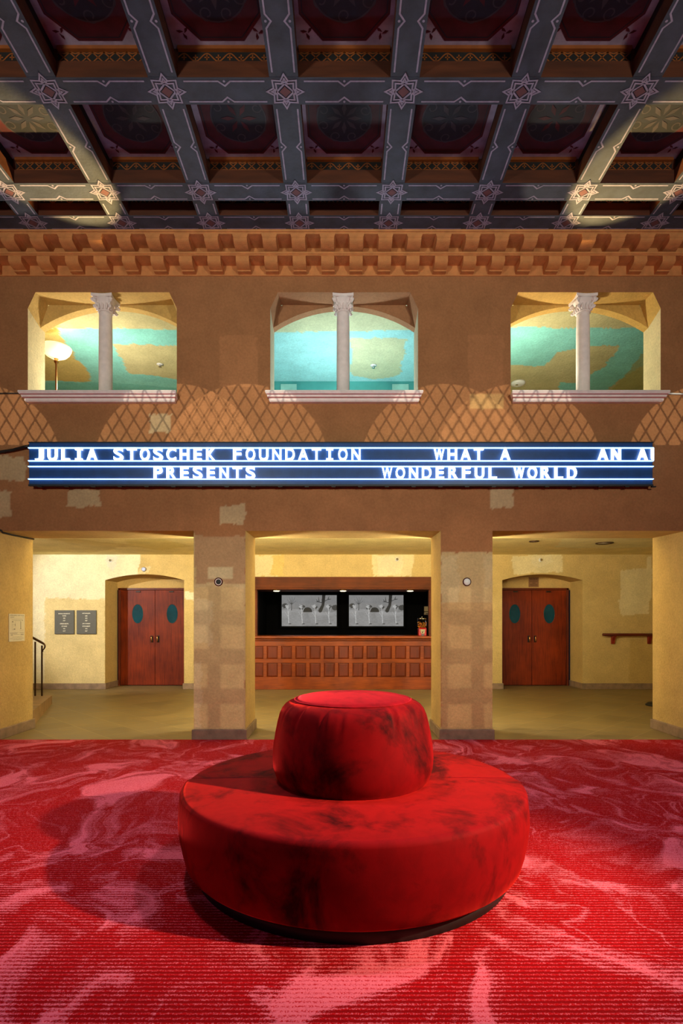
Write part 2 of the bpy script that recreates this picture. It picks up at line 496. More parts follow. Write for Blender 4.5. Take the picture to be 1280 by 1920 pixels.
# ---- painted plaster sheets -------------------------------------------------
TERRA = lin((172, 118, 78)); TAN = lin((210, 184, 134)); TANL = lin((220, 202, 160)); OCHRE = lin((204, 174, 112))
LOBBY = lin((206, 180, 120)); LOBBYL = lin((226, 212, 166)); CREAM = lin((236, 226, 192))
TURQ = lin((140, 214, 206)); SAND = lin((200, 190, 142)); TURQB = lin((168, 224, 226)); SANDG = lin((206, 208, 170))

def vnoise(u, v, s, seed=0):
    """smooth value noise, numpy"""
    r = np.random.default_rng(seed).random((64, 64))
    x = u * s; y = v * s
    xi = np.floor(x).astype(int); yi = np.floor(y).astype(int); fx = x - xi; fy = y - yi
    fx = fx * fx * (3 - 2 * fx); fy = fy * fy * (3 - 2 * fy)
    a = r[xi % 64, yi % 64]; b = r[(xi + 1) % 64, yi % 64]; c = r[xi % 64, (yi + 1) % 64]; d = r[(xi + 1) % 64, (yi + 1) % 64]
    return (a * (1 - fx) + b * fx) * (1 - fy) + (c * (1 - fx) + d * fx) * fy

def in_poly(u, v, poly):
    ins = np.zeros(u.shape, bool); n = len(poly)
    for i in range(n):
        x0, y0 = poly[i]; x1, y1 = poly[(i + 1) % n]
        if y0 == y1: continue
        c = ((y0 > v) != (y1 > v)) & (u < (x1 - x0) * (v - y0) / (y1 - y0) + x0)
        ins ^= c
    return ins

class Sheet:
    """plaster surface made of patches, with areas of colour painted on it"""
    def __init__(s, fn, base, step=0.02):
        s.fn = fn; s.base = base; s.step = step; s.V = []; s.UV = []; s.Fc = []; s.n = 0; s.paint = []; s.extra = []
    def patch(s, u0, u1, f0, f1):
        if not callable(f0): a = f0; f0 = lambda u: np.full_like(u, a)
        if not callable(f1): b = f1; f1 = lambda u: np.full_like(u, b)
        nu = max(2, int(abs(u1 - u0) / s.step) + 2)
        u = np.linspace(u0, u1, nu); lo = f0(u); hi = f1(u)
        nv = max(2, int(np.max(hi - lo) / s.step) + 2)
        t = np.linspace(0, 1, nv)
        U = np.repeat(u[:, None], nv, 1); Vv = lo[:, None] + (hi - lo)[:, None] * t[None, :]
        s.UV.append(np.stack([U.ravel(), Vv.ravel()], 1))
        i = np.arange((nu - 1) * nv).reshape(nu - 1, nv)[:, :-1].ravel()
        s.Fc.append(np.stack([i, i + nv, i + nv + 1, i + 1], 1) + s.n)
        s.n += nu * nv
    def poly(s, poly, col, alpha=1.0, wob=0.02):
        s.paint.append((poly, col, alpha, wob))
    def quad3(s, a, b, c, d, col=None):
        s.extra.append(((a, b, c, d), col or s.base))
    def build(s, name, mat, parent=None):
        UV = np.concatenate(s.UV); U, Vv = UV[:, 0], UV[:, 1]
        C = np.tile(np.array(s.base), (len(U), 1))
        for k, (poly, col, alpha, wob) in enumerate(s.paint):
            x = U + wob * 2 * (vnoise(U + 50, Vv + 50, 9, k) - 0.5) + wob * (vnoise(U + 50, Vv + 50, 34, k + 40) - 0.5)
            y = Vv + wob * 2 * (vnoise(U + 90, Vv + 50, 9, k + 9) - 0.5) + wob * (vnoise(U + 90, Vv + 50, 34, k + 49) - 0.5)
            m = in_poly(x, y, poly)
            C[m] = C[m] * (1 - alpha) + np.array(col) * alpha
        P = s.fn(U, Vv)
        V = P.tolist(); Fs = np.concatenate(s.Fc).tolist(); cols = C.tolist()
        for q, c in s.extra:
            b = len(V); V += [list(p) for p in q]; Fs.append([b + i for i in range(len(q))]); cols += [list(c)] * len(q)
        off = ORG.get(parent.name, Vector((0, 0, 0))) if parent is not None else Vector((0, 0, 0))
        V = [(p[0] - off.x, p[1] - off.y, p[2] - off.z) for p in V]
        me = bpy.data.meshes.new(name); me.from_pydata(V, [], Fs); me.update()
        ca = me.color_attributes.new('paint', 'FLOAT_COLOR', 'POINT')
        arr = np.ones((len(V), 4), np.float32); arr[:, :3] = np.array(cols)
        ca.data.foreach_set('color', arr.ravel())
        me.materials.append(mat)
        o = bpy.data.objects.new(name, me); COL.objects.link(o)
        if parent is not None: o.parent = parent
        return o

def xz(y):
    return lambda u, v: np.stack([u, np.full_like(u, y), v], 1)
def xy(z):
    return lambda u, v: np.stack([u, v, np.full_like(u, z)], 1)

# ------------------------------------------------------------------ dimensions
D0 = 6.62; T0 = 7.34             # front and back of the front wall
ZO = 2.47                        # underside of the openings
OPEN = [(-4.065, -1.765), (-1.154, 1.154), (1.765, 4.055)]
WIN = [(-3.725, -1.965), (-0.86, 0.885), (1.98, 3.752)]
WZ0, WZ1 = 4.08, 5.29
ZB = 5.79                        # underside of the ceiling beams
DL = 11.57                       # rear wall of the lobby
ZL = 2.78
DD = 12.2                        # plane of the doors
HX = 6.4                         # half width of the hall

def wp(x, y, d=D0):              # pixel -> (u, v) on a wall plane
    p = px(x, y, d); return (p[0], p[2])
def wr(x0, y0, x1, y1, d=D0):
    a = wp(x0, y0, d); b = wp(x1, y1, d)
    return [(a[0], b[1]), (b[0], b[1]), (b[0], a[1]), (a[0], a[1])]

# ------------------------------------------------------------------ front wall
fw = Sheet(xz(D0), TERRA, 0.02)
edges = [-HX] + [e for o in OPEN for e in o] + [HX]
for i in range(0, len(edges), 2):
    fw.patch(edges[i], edges[i + 1], 0.0, ZO)
fw.patch(-HX, HX, ZO, 3.3)
fw.patch(-HX, HX, 3.3, WZ0)
edges = [-HX] + [e for o in WIN for e in o] + [HX]
for i in range(0, len(edges), 2):
    fw.patch(edges[i], edges[i + 1], WZ0, WZ1)
CHX, CHZ = 0.09, 0.19
for a, b in WIN:
    def low(u, a=a, b=b):
        t = np.minimum(u - a, b - u); t = np.clip(t / CHX, 0, 1)
        return WZ1 - CHZ * (1 - t)
    fw.patch(a, a + CHX, low, WZ1); fw.patch(b - CHX, b, low, WZ1)
fw.patch(-HX, HX, WZ1, 6.1)
# paint on the pillars: tan below, terracotta above, touch-up patches, lighter areas
fw.poly(wr(-400, 1000, 366, 1400), OCHRE, 0.9, 0.01)
fw.poly(wr(361, 1094, 462, 1400), TAN, 0.85, 0.02)
fw.poly(wr(361, 1005, 462, 1100), TANL, 0.30, 0.03)
fw.poly(wr(390, 1063, 436, 1086), TANL, 0.8, 0.008)
fw.poly(wr(361, 1124, 398, 1205), TANL, 0.45, 0.03)  # lighter area painting window light that falls on the left pillar
fw.poly(wr(361, 1238, 378, 1380), TANL, 0.5, 0.03)
fw.poly(wr(826, 1036, 925, 1400), TAN, 0.85, 0.01)
fw.poly(wr(826, 1040, 860, 1130), TANL, 0.35, 0.03)
fw.poly(wr(906, 1040, 925, 1100), TANL, 0.3, 0.02)
fw.poly(wr(826, 1130, 924, 1400), lin((204, 156, 100)), 0.4, 0.01)
for r in ((412, 946, 458, 984), (127, 916, 187, 950), (-20, 920, 20, 970), (-20, 855, 48, 902), (280, 776, 319, 811), (920, 910, 962, 952)):
    fw.poly(wr(*r), TANL, 0.55, 0.02)
fw.poly(wr(411, 630, 482, 726), lin((200, 138, 92)), 0.5, 0.01)
fw.poly(wr(878, 627, 945, 732), lin((198, 136, 92)), 0.4, 0.01)
fw.poly(wr(880, 738, 945, 766), lin((212, 172, 112)), 0.55, 0.012)
# reveals of the three big openings
for i, (a, b) in enumerate(OPEN):
    for x in (a, b):
        fw.quad3((x, D0, 0), (x, T0, 0), (x, T0, ZO + 0.02), (x, D0, ZO), OCHRE if i != 1 else lin((206, 176, 116)))
    fw.quad3((a, D0, ZO), (b, D0, ZO), (b, T0, ZO + 0.02), (a, T0, ZO + 0.02), OCHRE)
# back face of the front wall, lobby side
edges = [-7.2] + [e for o in OPEN for e in o] + [7.2]
for i in range(0, len(edges), 2):
    fw.quad3((edges[i], T0, 0), (edges[i + 1], T0, 0), (edges[i + 1], T0, ZO + 0.02), (edges[i], T0, ZO + 0.02), LOBBY)
fw.quad3((-7.2, T0, ZO + 0.02), (7.2, T0, ZO + 0.02), (7.2, T0, 2.9), (-7.2, T0, 2.9), LOBBY)
tag(fw.build('wall_front', M['stucco']), kind='structure')

# pillar and pier skirting
sk = MB()
for a, b in ((-1.765, -1.154), (1.154, 1.765)):
    sk.bbox(a - 0.02, b + 0.02, D0 - 0.025, T0 + 0.02, 0, 0.125, 0.008)
sk.bbox(-HX, -4.065 + 0.025, D0 - 0.025, T0 + 0.02, 0, 0.125, 0.008)
sk.bbox(4.055 - 0.025, HX, D0 - 0.025, T0 + 0.02, 0, 0.125, 0.008)
tag(sk.build('baseboard_front', M['stone']), kind='structure')

# ------------------------------------------------------------------ windows
REV = 6.89; ARC = 7.0
def window(k, a, b, colx, cols):
    root = thing('window_%d' % k, (0.5 * (a + b), D0, WZ0), None, None, kind='structure')
    sh = Sheet(xz(REV), cols[0], 0.03)
    # arched lintel at the back of the reveal
    c = 0.5 * (a + b); hw = 0.5 * (b - a)
    SPR, APX = 5.01, 5.275
    Rr = (hw * hw + (APX - SPR) ** 2) / (2 * (APX - SPR))
    arch = lambda u: APX - Rr + np.sqrt(np.maximum(0, Rr * Rr - (u - c) ** 2))
    def topf(u):
        t = np.clip(np.minimum(u - a, b - u) / 0.10, 0, 1)
        return np.maximum(WZ1 - (WZ1 - SPR) * (1 - t) ** 1.3, arch(u))
    sh.patch(a, b, arch, topf)
    outl = [(a, WZ0), (a, WZ1 - CHZ), (a + CHX, WZ1), (b - CHX, WZ1), (b, WZ1 - CHZ), (b, WZ0)]
    inn = [(a, WZ0), (a, SPR), (a + 0.10, WZ1), (b - 0.10, WZ1), (b, SPR), (b, WZ0)]
    for i in range(5):
        (x0, z0), (x1, z1) = outl[i], outl[i + 1]; (u0, w0), (u1, w1) = inn[i], inn[i + 1]
        sh.quad3((x0, D0, z0), (x1, D0, z1), (u1, REV, w1), (u0, REV, w0), cols[1 if i in (0, 4) else 0])
    us = np.linspace(a, b, 33); zs = arch(us)
    for i in range(32):
        sh.quad3((us[i], REV, zs[i]), (us[i + 1], REV, zs[i + 1]), (us[i + 1], ARC, zs[i + 1]), (us[i], ARC, zs[i]), cols[0])
    for x in (a, b):
        sh.quad3((x, REV, WZ0), (x, ARC, WZ0), (x, ARC, SPR), (x, REV, SPR), cols[1])
    sh.quad3((a, D0, WZ0), (b, D0, WZ0), (b, ARC, WZ0), (a, ARC, WZ0), cols[1])
    sh.build('window_reveal', M['stucco'], root)
    # moulded sill
    s0, s1 = c - 0.905, c + 0.905
    prof = [(D0 + 0.3, 0.0), (D0 - 0.06, 0.0), (D0 - 0.075, 0.012), (D0 - 0.075, 0.036), (D0 - 0.11, 0.042), (D0 - 0.115, 0.060), (D0 - 0.14, 0.068), (D0 - 0.155, 0.085), (D0 - 0.148, 0.102), (D0 - 0.13, 0.108), (D0 + 0.3, 0.108)]
    sl = MB()
    for (u0, u1, sub) in ((s0, s1, prof),):
        n = len(sub); vs = []
        for yy, zz in sub:
            e = max(0, (D0 - yy)) * 0.45
            vs.append((u0 + 0.06 - e, yy, WZ0 - 0.108 + zz))
        for yy, zz in sub:
            e = max(0, (D0 - yy)) * 0.45
            vs.append((u1 - 0.06 + e, yy, WZ0 - 0.108 + zz))
        fs = [(i, (i + 1) % n, n + (i + 1) % n, n + i) for i in range(n)] + [tuple(range(n)), tuple(range(n, 2 * n))[::-1]]
        sl.add(vs, fs, 0)
    for zz, yy in ((0.064, D0 - 0.131), (0.039, D0 - 0.096)):
        sl.box(s0 + 0.01, s1 - 0.01, yy - 0.006, yy + 0.02, WZ0 - 0.108 + zz - 0.003, WZ0 - 0.108 + zz + 0.003, 1)
    sl.build('window_sill', [M['white_plaster'], M['pink_line']], root)
    # column
    cy = D0 + 0.125
    cm = MB()
    cm.lathe([(0.078, 0.06), (0.0785, 0.4), (0.0775, 0.8), (0.0735, 1.0), (0.076, 1.02)], (colx, cy, WZ0), 32)
    shaft = cm.build('column', M['white_plaster'], root)
    bs = MB()
    bs.lathe([(0.108, 0.0), (0.110, 0.015), (0.104, 0.03), (0.092, 0.036), (0.094, 0.05), (0.085, 0.06), (0.079, 0.07)], (colx, cy, WZ0), 32)
    bs.build('column_base', M['white_plaster'], shaft)
    cp = MB()
    zc = WZ0 + 1.02
    cp.lathe([(0.076, 0.0), (0.086, 0.004), (0.087, 0.014), (0.078, 0.02), (0.080, 0.05), (0.088, 0.09), (0.104, 0.13), (0.118, 0.155)], (colx, cy, zc), 32)
    # abacus with slightly hollow sides
    pl = []
    for q in range(4):
        for t in np.linspace(0, 1, 7)[:-1]:
            p0 = Vector([(-1, -1), (1, -1), (1, 1), (-1, 1)][q]); p1 = Vector([(1, -1), (1, 1), (-1, 1), (-1, -1)][q])
            p = p0.lerp(p1, t) * 0.124; ncc = ((p0 + p1) / 2).normalized()
            p = p - ncc * 0.016 * math.sin(PI * t); pl.append((p.x, p.y))
    cp.prism(pl, lambda u, v, w: (colx + u, cy + v, w), zc + 0.155, WZ1 - 0.001)
    for q in range(4):
        sx, sy = [(-1, -1), (1, -1), (1, 1), (-1, 1)][q]
        # corner volute: a spiral scroll with a leaf below it
        for dz, rr, out in ((0.128, 0.030, 0.098), (0.055, 0.024, 0.083)):
            ax = Vector((-sy, sx, 0)).normalized()
            ctr = Vector((colx + sx * out, cy + sy * out, zc + dz)); dirv = Vector((sx, sy, 0)).normalized()
            pts = []
            for k in range(22):
                a_ = k / 21 * 3.2 * PI; r_ = rr * (1 - 0.75 * k / 21)
                pts.append(ctr + dirv * r_ * math.cos(a_) + Vector((0, 0, 1)) * r_ * math.sin(a_) * -1)
            cp.tube(pts, [0.013 - 0.006 * k / 21 for k in range(22)], 6)
            cp.lathe([(0.0, -0.012), (rr * 0.7, -0.010), (rr * 0.7, 0.010), (0, 0.012)], ctr, 10)
            stem = [Vector((colx + sx * 0.056, cy + sy * 0.056, zc + 0.015)), Vector((colx + sx * 0.062, cy + sy * 0.062, zc + dz * 0.6)), ctr + dirv * rr * 0.6]
            cp.tube(stem, [0.012, 0.016, 0.012], 6)
    for q in range(4):
        sx, sy = [(0, -1), (1, 0), (0, 1), (-1, 0)][q]
        for t in (-0.045, 0.0, 0.045):
            bx_, by_ = colx + sx * 0.082 + abs(sy) * t, cy + sy * 0.082 + abs(sx) * t
            cp.tube([(bx_, by_, zc + 0.02), (bx_ + sx * 0.004, by_ + sy * 0.004, zc + 0.06), (bx_ + sx * 0.016, by_ + sy * 0.016, zc + 0.085)], [0.012, 0.015, 0.006], 6)
    cp.build('capital', M['white_plaster'], shaft)
    if k == 2:
        st = MB()
        for (qx, qy, sz) in ((651, 650, 0.020), (646, 672, 0.022), (640, 703, 0.02)):
            ux = (qx - CX) / F * 6.67; zz = EYE + (CY - qy) / F * 6.67
            pts = []
            for j in range(9):
                a_ = 2 * PI * j / 9; r_ = sz * (0.5 + 0.6 * random.random())
                pts.append((ux + r_ * 0.7 * math.cos(a_), zz + r_ * math.sin(a_)))
            yy = lambda u: cy - math.sqrt(max(1e-6, 0.0792 ** 2 - (u - colx) ** 2)) if abs(u - colx) < 0.079 else cy
            st.prism(pts, lambda u, v, w: (u, yy(u) - 0.0015 + w, v), 0, 0.001)
        st.build('brown_stain', M['stain'], shaft)
    return root
window(1, *WIN[0], (198 - CX) / F * 6.745, (lin((214, 176, 104)), lin((236, 216, 166))))
window(2, *WIN[1], 0.0, (lin((170, 120, 84)), lin((196, 180, 150))))
window(3, *WIN[2], (1092.5 - CX) / F * 6.745, (lin((214, 170, 92)), lin((236, 216, 170))))

# ------------------------------------------------------------------ balcony rooms behind the windows
ZC = 5.36
def cpx(x, y):                    # pixel -> (x, y) on the balcony ceiling
    d = F * (ZC - EYE) / (CY - y); return ((x - CX) / F * d, d)
bc = Sheet(xy(ZC), SAND, 0.03)
for a, b, dend in ((-6.0, -1.4, 10.3), (-1.4, 1.4, 9.24), (1.4, 6.0, 10.3)):
    bc.patch(a, b, ARC, dend)
def cpoly(pts, col, alpha=1.0, wob=0.03):
    bc.poly([cpx(*p) for p in pts], col, alpha, wob)
# left room
cpoly([(100, 615), (340, 618), (340, 648), (212, 645), (240, 700), (300, 706), (340, 714), (340, 745), (40, 745), (40, 640)], TURQ)
cpoly([(40, 640), (105, 614), (148, 678), (170, 700), (168, 716), (40, 712)], lin((206, 180, 108)))
cpoly([(60, 718), (200, 716), (340, 728), (340, 745), (60, 745)], lin((96, 180, 172)), 0.5)
# middle room
cpoly([(500, 540), (790, 540), (790, 720), (500, 720)], SANDG, 1.0, 0.0)
cpoly([(500, 624), (640, 620), (790, 620), (790, 720), (500, 720)], TURQB)
cpoly([(655, 634), (762, 635), (756, 668), (748, 704), (700, 711), (660, 704)], SANDG)
# right room
cpoly([(940, 614), (1212, 614), (1212, 680), (1150, 720), (1120, 745), (1045, 745), (1050, 717), (1076, 719), (1130, 690), (1164, 648), (1100, 648), (1046, 660), (1020, 686), (940, 685)], TURQ)
cpoly([(1212, 655), (1212, 750), (1128, 745), (1160, 718)], lin((176, 174, 104)), 0.7)
tag(bc.build('ceiling_balcony', M['stucco']), kind='structure')
bw = MB()
bw.quad((-6, 10.3, 2.9), (-1.4, 10.3, 2.9), (-1.4, 10.3, ZC), (-6, 10.3, ZC), 0)
bw.quad((1.4, 10.3, 2.9), (6, 10.3, 2.9), (6, 10.3, ZC), (1.4, 10.3, ZC), 0)
bw.quad((-1.4, 9.24, 2.9), (1.4, 9.24, 2.9), (1.4, 9.24, ZC), (-1.4, 9.24, ZC), 1)
for (q0, q1) in ((526, 556), (735, 766)):
    a = px(q0, 720, 9.23); b = px(q1, 745, 9.23)
    bw.quad((a[0], 9.232, 2.9), (b[0], 9.232, 2.9), (b[0], 9.232, a[2]), (a[0], 9.232, a[2]), 2)
bw.box(-1.45, -1.35, ARC, 10.3, 2.9, ZC, 1); bw.box(1.35, 1.45, ARC, 10.3, 2.9, ZC, 1)
bw.quad((-6, ARC, 2.9), (-6, 10.3, 2.9), (-6, 10.3, ZC), (-6, ARC, ZC), 0)
bw.quad((6, ARC, 2.9), (6, 10.3, 2.9), (6, 10.3, ZC), (6, ARC, ZC), 0)
bw.quad((-6, 7.05, WZ0), (6, 7.05, WZ0), (6, 7.05, 2.9), (-6, 7.05, 2.9), 0)
M['sandpaint'] = simple('sand_paint', (206, 178, 112), 0.9, bump=0.3)
tag(bw.build('wall_balcony', [M['sandpaint'], M['teal_wall'], M['pale_teal']], fixn=False), kind='structure')
fl = MB(); fl.box(-6, 6, 7.05, 10.3, 2.86, 3.15)
tag(fl.build('floor_balcony', M['stone']), kind='structure')

# ------------------------------------------------------------------ lobby shell
lb = Sheet(xz(DL), LOBBY, 0.025)
SPR, APX = 2.25, 2.372
RECL = (-4.915, -3.285); RECR = (3.285, 4.945)
BARX = (-1.83, 1.825); BARZ = 2.309
def archf(a, b):
    c = 0.5 * (a + b); hw = 0.5 * (b - a); R = (hw * hw + (APX - SPR) ** 2) / (2 * (APX - SPR))
    return lambda u: APX - R + np.sqrt(np.maximum(0, R * R - (u - c) ** 2))
lb.patch(-7.2, RECL[0], 0, ZL); lb.patch(RECL[0], RECL[1], archf(*RECL), ZL)
lb.patch(RECL[1], BARX[0], 0, ZL); lb.patch(BARX[0], BARX[1], BARZ, ZL)
lb.patch(BARX[1], RECR[0], 0, ZL); lb.patch(RECR[0], RECR[1], archf(*RECR), ZL); lb.patch(RECR[1], 7.2, 0, ZL)
def lp(pts, col, alpha=1.0, wob=0.02): lb.poly([wp(x, y, DL) for x, y in pts], col, alpha, wob)
lp([(0, 1030), (266, 1030), (264, 1044), (256, 1080), (197, 1120), (197, 1125), (86, 1122), (84, 1300), (0, 1300)], CREAM, 0.95)
lp([(84, 1121), (197, 1124), (197, 1285), (82, 1285)], lin((224, 204, 150)), 0.9)
lp([(198, 1041), (222, 1041), (219, 1060), (210, 1070), (202, 1062)], lin((216, 214, 200)), 0.6)
lp([(262, 1064), (282, 1062), (279, 1074), (258, 1076)], lin((230, 214, 170)), 0.7)
lp([(345, 1110), (380, 1112), (380, 1130), (345, 1122)], CREAM, 0.9)  # pale patch painting the light scallop of a lamp behind the pillar
lp([(476, 1041), (531, 1040), (530, 1079), (476, 1082)], LOBBYL, 0.9); lp([(510, 1040), (531, 1040), (530, 1079), (505, 1078), (512, 1060)], lin((216, 186, 104)), 0.8)
lp([(697, 1040), (776, 1040), (774, 1060), (770, 1081), (699, 1081)], LOBBYL, 1.0); lp([(706, 1043), (755, 1043), (752, 1079), (710, 1079)], CREAM, 0.6)
lp([(959, 1042), (1054, 1039), (1055, 1072), (1010, 1074), (962, 1078)], LOBBYL, 1.0); lp([(994, 1044), (1030, 1040), (1036, 1052), (1010, 1064), (996, 1058)], CREAM, 0.5)
lp([(1163, 1068), (1213, 1065), (1214, 1042), (1222, 1042), (1222, 1096), (1216, 1150), (1166, 1154), (1158, 1126), (1162, 1124)], LOBBYL, 0.95)
lp([(1180, 1200), (1226, 1200), (1226, 1286), (1180, 1286)], lin((196, 164, 92)), 0.5)
# recess sides, arched soffits, wall over the doors
for (a, b) in (RECL, RECR):
    f = archf(a, b); us = np.linspace(a, b, 25); zs = f(us)
    for i in range(24):
        lb.quad3((us[i], DL, zs[i]), (us[i + 1], DL, zs[i + 1]), (us[i + 1], DD, zs[i + 1]), (us[i], DD, zs[i]), lin((200, 168, 104)))
        lb.quad3((us[i], DD, 2.08), (us[i + 1], DD, 2.08), (us[i + 1], DD, zs[i + 1]), (us[i], DD, zs[i]), lin((210, 178, 116)))
    for x in (a, b):
        lb.quad3((x, DL, 0), (x, DD, 0), (x, DD, SPR), (x, DL, SPR), lin((204, 176, 112)))
tag(lb.build('wall_lobby_back', M['stucco']), kind='structure')
ls = Sheet(lambda u, v: np.stack([np.full_like(u, -7.2), u, v], 1), LOBBY, 0.5)
ls.patch(T0, DL, 0, ZL); tag(ls.build('wall_lobby_left', M['stucco']), kind='structure')
ls = Sheet(lambda u, v: np.stack([np.full_like(u, 7.2), u, v], 1), LOBBY, 0.5)
ls.patch(T0, DL, 0, ZL); tag(ls.build('wall_lobby_right', M['stucco']), kind='structure')
lc = Sheet(xy(ZL), lin((238, 220, 156)), 0.04)
lc.patch(-7.2, 7.2, T0, DL)
def lcp(x, y):
    d = F * (ZL - EYE) / (CY - y); return ((x - CX) / F * d, d)
def lcq(pts, col, al=0.6): lc.poly([lcp(*p) for p in pts], col, al, 0.05)
lcq([(1055, 1010), (1230, 1008), (1220, 1026), (1120, 1028), (1040, 1026)], lin((238, 230, 180)), 0.8)  # paler area painting the lit region at the ceiling's right end
lcq([(60, 1012), (140, 1010), (250, 1022), (170, 1036), (60, 1034)], lin((214, 190, 122)), 0.7)
lcq([(235, 1012), (300, 1010), (360, 1024), (300, 1032), (240, 1024)], lin((226, 206, 130)), 0.8)
lcq([(590, 1012), (780, 1010), (740, 1022), (660, 1030), (560, 1024)], lin((232, 216, 150)), 0.7)
tag(lc.build('ceiling_lobby', M['stucco_soft']), kind='structure')
fl = MB(); fl.box(-7.2, 7.2, 6.6, DL, -0.1, 0.0); fl.box(RECL[0], RECL[1], DL, DD + 0.2, -0.1, 0.0); fl.box(RECR[0], RECR[1], DL, DD + 0.2, -0.1, 0.0)
fl.box(BARX[0], BARX[1], DL, 13.6, -0.1, 0.0)
tag(fl.build('floor', M['tile']), kind='structure')
bb = MB()
for a, b in ((-7.2, RECL[0]), (RECL[1], BARX[0]), (BARX[1], RECR[0]), (RECR[1], 7.2)):
    bb.bbox(a, b + 0.0, DL - 0.022, DL + 0.001, 0, 0.12, 0.004)
for (a, b) in (RECL, RECR):
    bb.bbox(a - 0.001, a + 0.022, DL - 0.022, DD, 0, 0.12, 0.004); bb.bbox(b - 0.022, b + 0.001, DL - 0.022, DD, 0, 0.12, 0.004)
tag(bb.build('baseboard_lobby', M['stone']), kind='structure')
# raised landing at the left end of the lobby
lw = MB()
lw.add([(-4.09, 7.37, 0.22), (-4.96, 9.55, 0.14), (-7.19, 9.55, 0.14), (-7.19, 7.37, 0.22), (-4.09, 7.37, 0), (-4.96, 9.55, 0), (-7.19, 9.55, 0), (-7.19, 7.37, 0)],
       [(0, 1, 2, 3), (0, 4, 5, 1), (1, 5, 6, 2), (2, 6, 7, 3), (3, 7, 4, 0), (4, 7, 6, 5)])
M['step'] = simple('step_concrete', (140, 112, 78), 0.6, var=0.25, scale=5, bump=0.15)
tag(lw.build('floor_landing', M['step']), kind='structure')

# hall shell behind and beside the camera
hs = Sheet(lambda u, v: np.stack([np.full_like(u, -HX), u, v], 1), TERRA, 0.6)
hs.patch(-4, D0, 0, 6.1); tag(hs.build('wall_left', M['stucco']), kind='structure')
hs = Sheet(lambda u, v: np.stack([np.full_like(u, HX), u, v], 1), TERRA, 0.6)
hs.patch(-4, D0, 0, 6.1); tag(hs.build('wall_right', M['stucco']), kind='structure')
hs = Sheet(xz(-4.0), TERRA, 0.6)
hs.patch(-HX, HX, 0, 6.1); tag(hs.build('wall_back', M['stucco']), kind='structure')

cp_ = MB(); cp_.box(-HX, HX, -4.0, 6.595, -0.05, 0.008)
tag(cp_.build('carpet', M['carpet']), 'red wall-to-wall carpet with marbled pink swirls and woven rows across the hall', 'carpet')

# ------------------------------------------------------------------ cornice with two rows of corbels
CORN = thing('trim_1', (0, D0, 5.50), None, None, kind='structure')
cm = MB()
YU, YM = 6.28, 6.42                     # front of the upper and of the lower course
cm.box(-HX, HX, YU - 0.012, D0 + 0.05, 5.765, ZB + 0.01)
cm.box(-HX, HX, YU, D0 + 0.05, 5.745, 5.766)
cm.bbox(-HX, HX, YM - 0.015, D0 + 0.05, 5.607, 5.633, 0.008)
cm.box(-HX, HX, YM, D0 + 0.05, 5.595, 5.610)
cm.box(-HX, HX, D0 - 0.10, D0 + 0.05, 5.62, 5.75)
cm.box(-HX, HX, D0 - 0.012, D0 + 0.05, 5.478, 5.60)
cm.build('cornice_moulding', M['terra'], CORN)
def corbel(x, wd, ytop, yback, z1, z0, cap):
    mb = MB(); h = z1 - z0; dp = yback - ytop
    prof = [(yback, z1), (ytop, z1), (ytop, z1 - 0.45 * h)]
    for t in np.linspace(0, 1, 8)[1:]:
        a = t * PI / 2
        prof.append((ytop + dp * 0.60 * (1 - math.cos(a)), z1 - 0.45 * h - 0.42 * h * math.sin(a)))
    prof += [(ytop + dp * 0.60, z0), (yback, z0)]
    mb.prism(prof, lambda u, v, w: (w, u, v), x - wd / 2, x + wd / 2)
    if cap:
        mb.add([(x - wd / 2 - 0.014, ytop - 0.014, z1), (x + wd / 2 + 0.014, ytop - 0.014, z1), (x + wd / 2 + 0.014, yback, z1), (x - wd / 2 - 0.014, yback, z1),
                (x - wd / 2, ytop - 0.004, z1 - 0.035), (x + wd / 2, ytop - 0.004, z1 - 0.035), (x + wd / 2, yback, z1 - 0.035), (x - wd / 2, yback, z1 - 0.035)],
               [(0, 1, 2, 3), (7, 6, 5, 4), (0, 4, 5, 1), (1, 5, 6, 2), (3, 2, 6, 7), (0, 3, 7, 4)])
    return mb
SPC = 0.3265
XC0 = (668 - CX) / F * YU
up0 = corbel(XC0, 0.152, YU + 0.006, D0, 5.745, 5.633, True).build('upper_corbel', M['terra'], CORN)
lo0 = corbel(XC0, 0.150, YM + 0.006, D0, 5.595, 5.490, False).build('lower_corbel', M['terra'], CORN)
for k in range(-15, 15):
    if k == 0: continue
    copy_tree(up0, CORN, (k * SPC, 0, 0)); copy_tree(lo0, CORN, (k * SPC, 0, 0))

# ------------------------------------------------------------------ coffered ceiling
CEIL = thing('ceiling', (0, 4, ZB), None, None, kind='structure')
XB = [0.01 + (k - 0.5) * 0.978 for k in range(-5, 7)]
YB = [2.47, 3.555, 4.64, 5.73]
YW = 6.17
BW = 0.235
ZP = 6.06
def strip(mb, pts, wd, z, mi, closed=False):
    """flat painted line in the plane z, mitred"""
    P = [Vector((p[0], p[1])) for p in pts]; n = len(P); vs = []
    for i in range(n):
        a = P[i - 1] if (i > 0 or closed) else None
        b = P[(i + 1) % n] if (i < n - 1 or closed) else None
        d1 = (P[i] - a).normalized() if a is not None else (b - P[i]).normalized()
        d2 = (b - P[i]).normalized() if b is not None else d1
        t = (d1 + d2)
        t = t.normalized() if t.length > 1e-6 else d1
        nn = Vector((-t.y, t.x)); k = wd / 2 / max(0.35, abs(nn.dot(Vector((-d1.y, d1.x)))))
        vs += [(P[i].x + nn.x * k, P[i].y + nn.y * k, z), (P[i].x - nn.x * k, P[i].y - nn.y * k, z)]
    m = n if closed else n - 1
    mb.add(vs, [(2 * i, 2 * i + 1, (2 * i + 3) % (2 * n), (2 * i + 2) % (2 * n)) for i in range(m)], mi)

